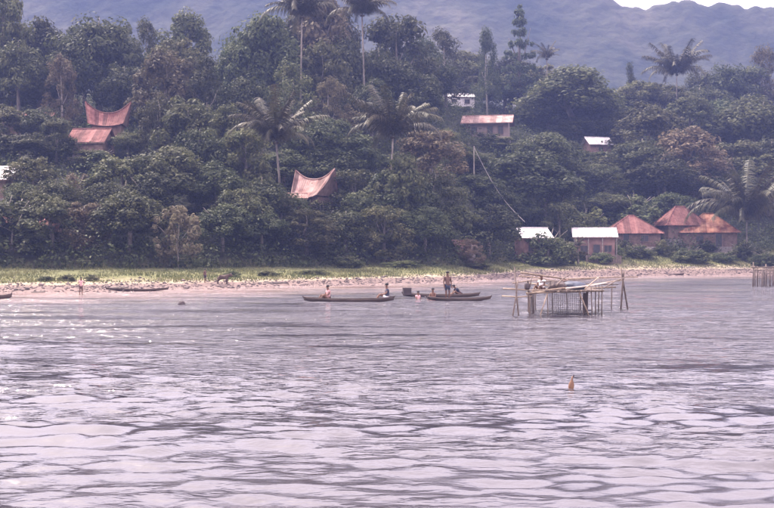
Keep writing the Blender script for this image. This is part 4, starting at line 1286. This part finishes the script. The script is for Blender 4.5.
# left and right A frames
pole([under(510, 316, 44.8), wpt(516.5, 294, 45.2), wpt(518, 280, 45.3)], .05, dark)
pole([under(520, 316, 44.9), wpt(516.5, 294, 45.2), wpt(514.5, 267, 45.3)], .05, dark)
pole([under(619.5, 311, 48.4), wpt(623, 280, 48.7), wpt(624, 271, 48.7)], .055, dark)
pole([under(630.5, 311, 48.5), wpt(623, 281, 48.7), wpt(621, 268, 48.7)], .055, dark)
# front and back uprights
for px, d, top in ((530, D0, 291), (534.5, 46.6, 290), (547, D0, 288), (552, D1, 284), (566, D1, 283), (580, D1, 284), (591, D0, 287), (595.5, 46.4, 285), (599, 47.2, 284), (602, D0, 286), (612, D1, 281), (536, D1, 285)):
    pole([under(px + random.uniform(-.6, .6), 315, d), wpt(px, top, d)], .04, dark)
pole([wpt(579, 292, D0), under(594, 315, D0)], .045, M['bamboo'], 'brace'); pole([wpt(548, 292, D0), under(536, 316, D0)], .04, M['bamboo'], 'brace')
# long rails
pole([wpt(521, 272.5, 45.4), wpt(545, 276, 46.2), wpt(566, 279, 47)], .06, M['bamboo'], 'rail')
pole([wpt(560, 279.3, D1), wpt(600, 277.6, D1), wpt(638, 276.8, D1)], .045, M['bamboo'], 'rail')
pole([wpt(548, 290, D0), wpt(586, 285.5, 47), wpt(622, 280, 48.6)], .055, M['bamboo'], 'rail')
pole([wpt(566, 288.5, D0), wpt(592, 285.5, 46.6), wpt(608, 282.6, 48)], .06, M['bamboo_pale'], 'rail')
pole([wpt(527, 294, D0), wpt(550, 290.5, 46), wpt(575, 286, D1)], .06, M['bamboo'], 'rail')
pole([wpt(526, 283, D1), wpt(548, 285.5, D1), wpt(574, 288.5, D1)], .05, M['bamboo'], 'rail')
pole([wpt(503, 288.6, 45.3), wpt(520, 289.6, 45.5), wpt(552, 291, D0)], .045, M['bamboo'], 'rail')
pole([wpt(502, 296, 46), wpt(518, 297, 45.6), wpt(532, 296, 45.6)], .04, M['bamboo'], 'rail')
pole([wpt(526, 293.3, D0), wpt(604, 290.8, D0)], .06, M['bamboo'], 'rail'); pole([wpt(534, 289.5, D1), wpt(616, 287, D1)], .06, M['bamboo'], 'rail')
for (xa, ya, da, xb, yb, db) in ((519, 276, 46, 556, 281, 48), (540, 282, 46, 590, 279, 48.6), (556, 286, 45.7, 570, 274, 46.5), (585, 289, 45.8, 599, 277, 47), (530, 287, 46, 533, 274, 46.2), (572, 284, 47, 618, 284.5, 48.8), (604, 288, 46, 626, 277, 48.6), (513, 283, 45.4, 546, 279, 47.5)):
    pole([wpt(xa, ya, da), wpt(xb, yb, db)], .038, M['bamboo'] if xa % 2 else dark)
# deck planks
zd = wpt(560, 291, D0).z + .02
pk = MB().box((0, 0, 0), (.16, 3.5, .035)).mesh('deck_plank', M['bamboo_dark'])
x0 = wpt(546, 291, D0).x - org.x
for i in range(13):
    link('deck_plank', pk, fp, loc=(x0 + i * .2, .25, zd + random.uniform(-.01, .015)), rot=(0, 0, random.uniform(-.03, .03)))
# hanging nets: woven twine, front and both ends
def net(xa, xb, ya, yb, z0, z1, cell=.075):
    b = MB(); L = math.hypot(xb - xa, yb - ya); n = max(2, int(L / cell)); m = max(2, int((z1 - z0) / cell))
    def P(u, v): return (xa + (xb - xa) * u, ya + (yb - ya) * u + .07 * math.sin(u * 7 + v * 3), z0 + (z1 - z0) * v - .05 * math.sin(u * math.pi) * v)
    for i in range(n + 1): b.tube([P(i / n, j / 3) for j in range(4)], .009, 3, False)
    for j in range(m + 1): b.tube([P(i / 8, j / m) for i in range(9)], .008, 3, False)
    b.build('net', M['net'], fp)
X = lambda px, d: wpt(px, 300, d).x - org.x
net(X(550, D0), X(583, D0), D0 - 47, D0 - 47, -.3, zd - .05, .085)
net(X(529, D0), X(537, D0), D0 - 47, D0 - 46.2, -.3, zd - .1)
net(X(583, D0), X(588, D1), D0 - 47, D1 - 47, -.3, zd - .1)
# things lying on the deck
def lump(name, c, size, mt, label, cat, seed):
    g = random.Random(seed); bm = bmesh.new(); bmesh.ops.create_icosphere(bm, subdivisions=3, radius=.5)
    for v in bm.verts:
        f = 1 + .22 * vnoise(v.co.x * 4 + seed, v.co.y * 4 + v.co.z * 3, seed)
        v.co = Vector((v.co.x * size[0] * f, v.co.y * size[1] * f, max(v.co.z, -.22) * size[2] * f))
    m = bpy.data.meshes.new(name); bm.to_mesh(m); bm.free(); m.materials.append(mt)
    m.polygons.foreach_set('use_smooth', np.ones(len(m.polygons), dtype=bool))
    return tag(link(name, m, loc=c), label, cat)
dz = zd + .02
q = wpt(574, 290, 46.4); lump('folded_tarp', (q.x, 46.6, dz + .12), (1.0, .8, .55), M['tarp_blue'], 'blue tarpaulin heaped in the middle of the fishing platform', 'tarpaulin', 3)
q = wpt(557, 290, 46.4); lump('net_heap', (q.x, 46.5, dz + .1), (.9, .8, .5), M['net'], 'dark heap of netting left of the blue tarpaulin on the platform', 'net', 5)
q = wpt(566, 286, 47.6); lump('cloth_bundle', (q.x, 47.6, dz + .13), (.5, .45, .6), M['cloth_brown'], 'small brown bundle between net heap and tarpaulin on the platform', 'bundle', 8)
person((wpt(541, 290, 47.4).x, 47.2, wpt(541, 291, 47).z - .06), R(-40), SIT, 1.45, 'person in a white shirt sitting on the left side of the fishing platform', M['cloth_white'], M['cloth_brown'])
pole([wpt(532, 292, 47.0), wpt(552, 291.2, 47.0)], .07, M['bamboo'], 'rail'); pole([wpt(532, 292.2, 47.3), wpt(552, 291.4, 47.3)], .07, M['bamboo'], 'rail')
q = wpt(527, 286, 45.6)
le = empty('hanging_lamp', (q.x, 45.55, q.z), 0, 'dark lamp on the left corner pole of the fishing platform', 'lamp')
MB().lathe([(.10, -.14), (.12, -.1), (.12, .08), (.05, .14)], 10).build('housing', M['crate'], le, True)
MB().tube([(0, 0, .12), (0, .02, .22)], .02, 5).build('hook', M['crate'], le)
MB().tube([(0.06, 0.05, -1.1), (0.06, 0.05, .2)], .035, 6).build('stake', dark, le)

# stake pen at the right edge
po = Vector(((764 - 387) / FPX * 92, 92, 0))
pe = empty('stake_pen', po, 0, 'fish pen of thin stakes and netting in the water at the right edge', 'fish pen')
for px, top, d in ((753, 262, 91.4), (757.5, 266, 91.6), (762, 268, 91.2), (766, 264, 92), (770, 267, 91.3), (775, 265, 91.6), (755, 266, 94), (764, 267, 94.2), (773, 266, 94), (780, 266, 92)):
    b0 = ray(px, 286, d) - po; b0.z = -.6; t0 = ray(px + random.uniform(-.5, .5), top, d) - po
    MB().tube([tuple(b0), tuple(t0)], [.07, .05], 6).build('stake', dark, pe, True)
for (xa, ya, xb, yb, d) in ((751, 267.5, 784, 267, 91.3), (753, 270, 784, 270.5, 94)):
    MB().tube([tuple(ray(xa, ya, d) - po), tuple(ray(xb, yb, d) - po)], .055, 6).build('rail', dark, pe, True)
fb = fp; fp = pe
net(ray(757, 286, 91.3).x - po.x, ray(782, 286, 91.3).x - po.x, -.7, -.7, -.3, ray(760, 270, 91.3).z, .10)
net(ray(757, 286, 94).x - po.x, ray(782, 286, 94).x - po.x, 2, 2, -.3, ray(760, 273, 94).z, .2)
fp = fb

# float on the near water, low rock, driftwood
p = hit(571, 396)
bo = empty('fishing_float', (p.x, p.y, 0.0), 0, 'small orange brown float bobbing alone on the near water', 'float')
MB().lathe([(.012, -.10), (.04, -.06), (.055, .0), (.05, .06), (.03, .11), (.016, .15), (.013, .2)], 14).build('body', M['orange_float'], bo, True, rot=(R(4), R(6), 0))
MB().tube([(0.02, 0, .19), (.026, 0, .24)], .012, 6).build('eyelet', M['crate'], bo, rot=(R(4), R(6), 0))
p = hit(181.5, 305); lump('rock', (p.x, p.y, .05), (.34, .3, .3), M['crate'], 'small dark rock showing above the shallow water at left', 'rock', 11)
for i, (px, py, L, rz, lab) in enumerate(((120, 289, 1.3, -.1, 'dark short log at the tip of the thin beached canoe'), (275, 284, 2.0, .12, 'driftwood log on the beach right of the small brown animal'), (38, 293, .9, .3, 'short driftwood piece on the beach left of the lone bather'), (735, 270, 3.4, -.06, 'pale driftwood log on the right beach below the shore palm'), (690, 268, 2.4, .1, 'driftwood log on the right beach below the red roofs'))):
    p = hit(px, py)
    o = MB().tube([(-L / 2, 0, .05), (-L * .1, .04, .08), (L / 2, -.03, .12)], [.09, .10, .05], 7).tube([(L * .1, 0, .08), (L * .25, .08, .26)], [.04, .02], 5).build('driftwood_log', M['bark'] if i < 3 else M['bark_pale'], None, True, loc=(p.x, p.y, gz(p.x, p.y)), rot=(0, 0, rz))
    tag(o, lab, 'log', 'driftwood on the beach')
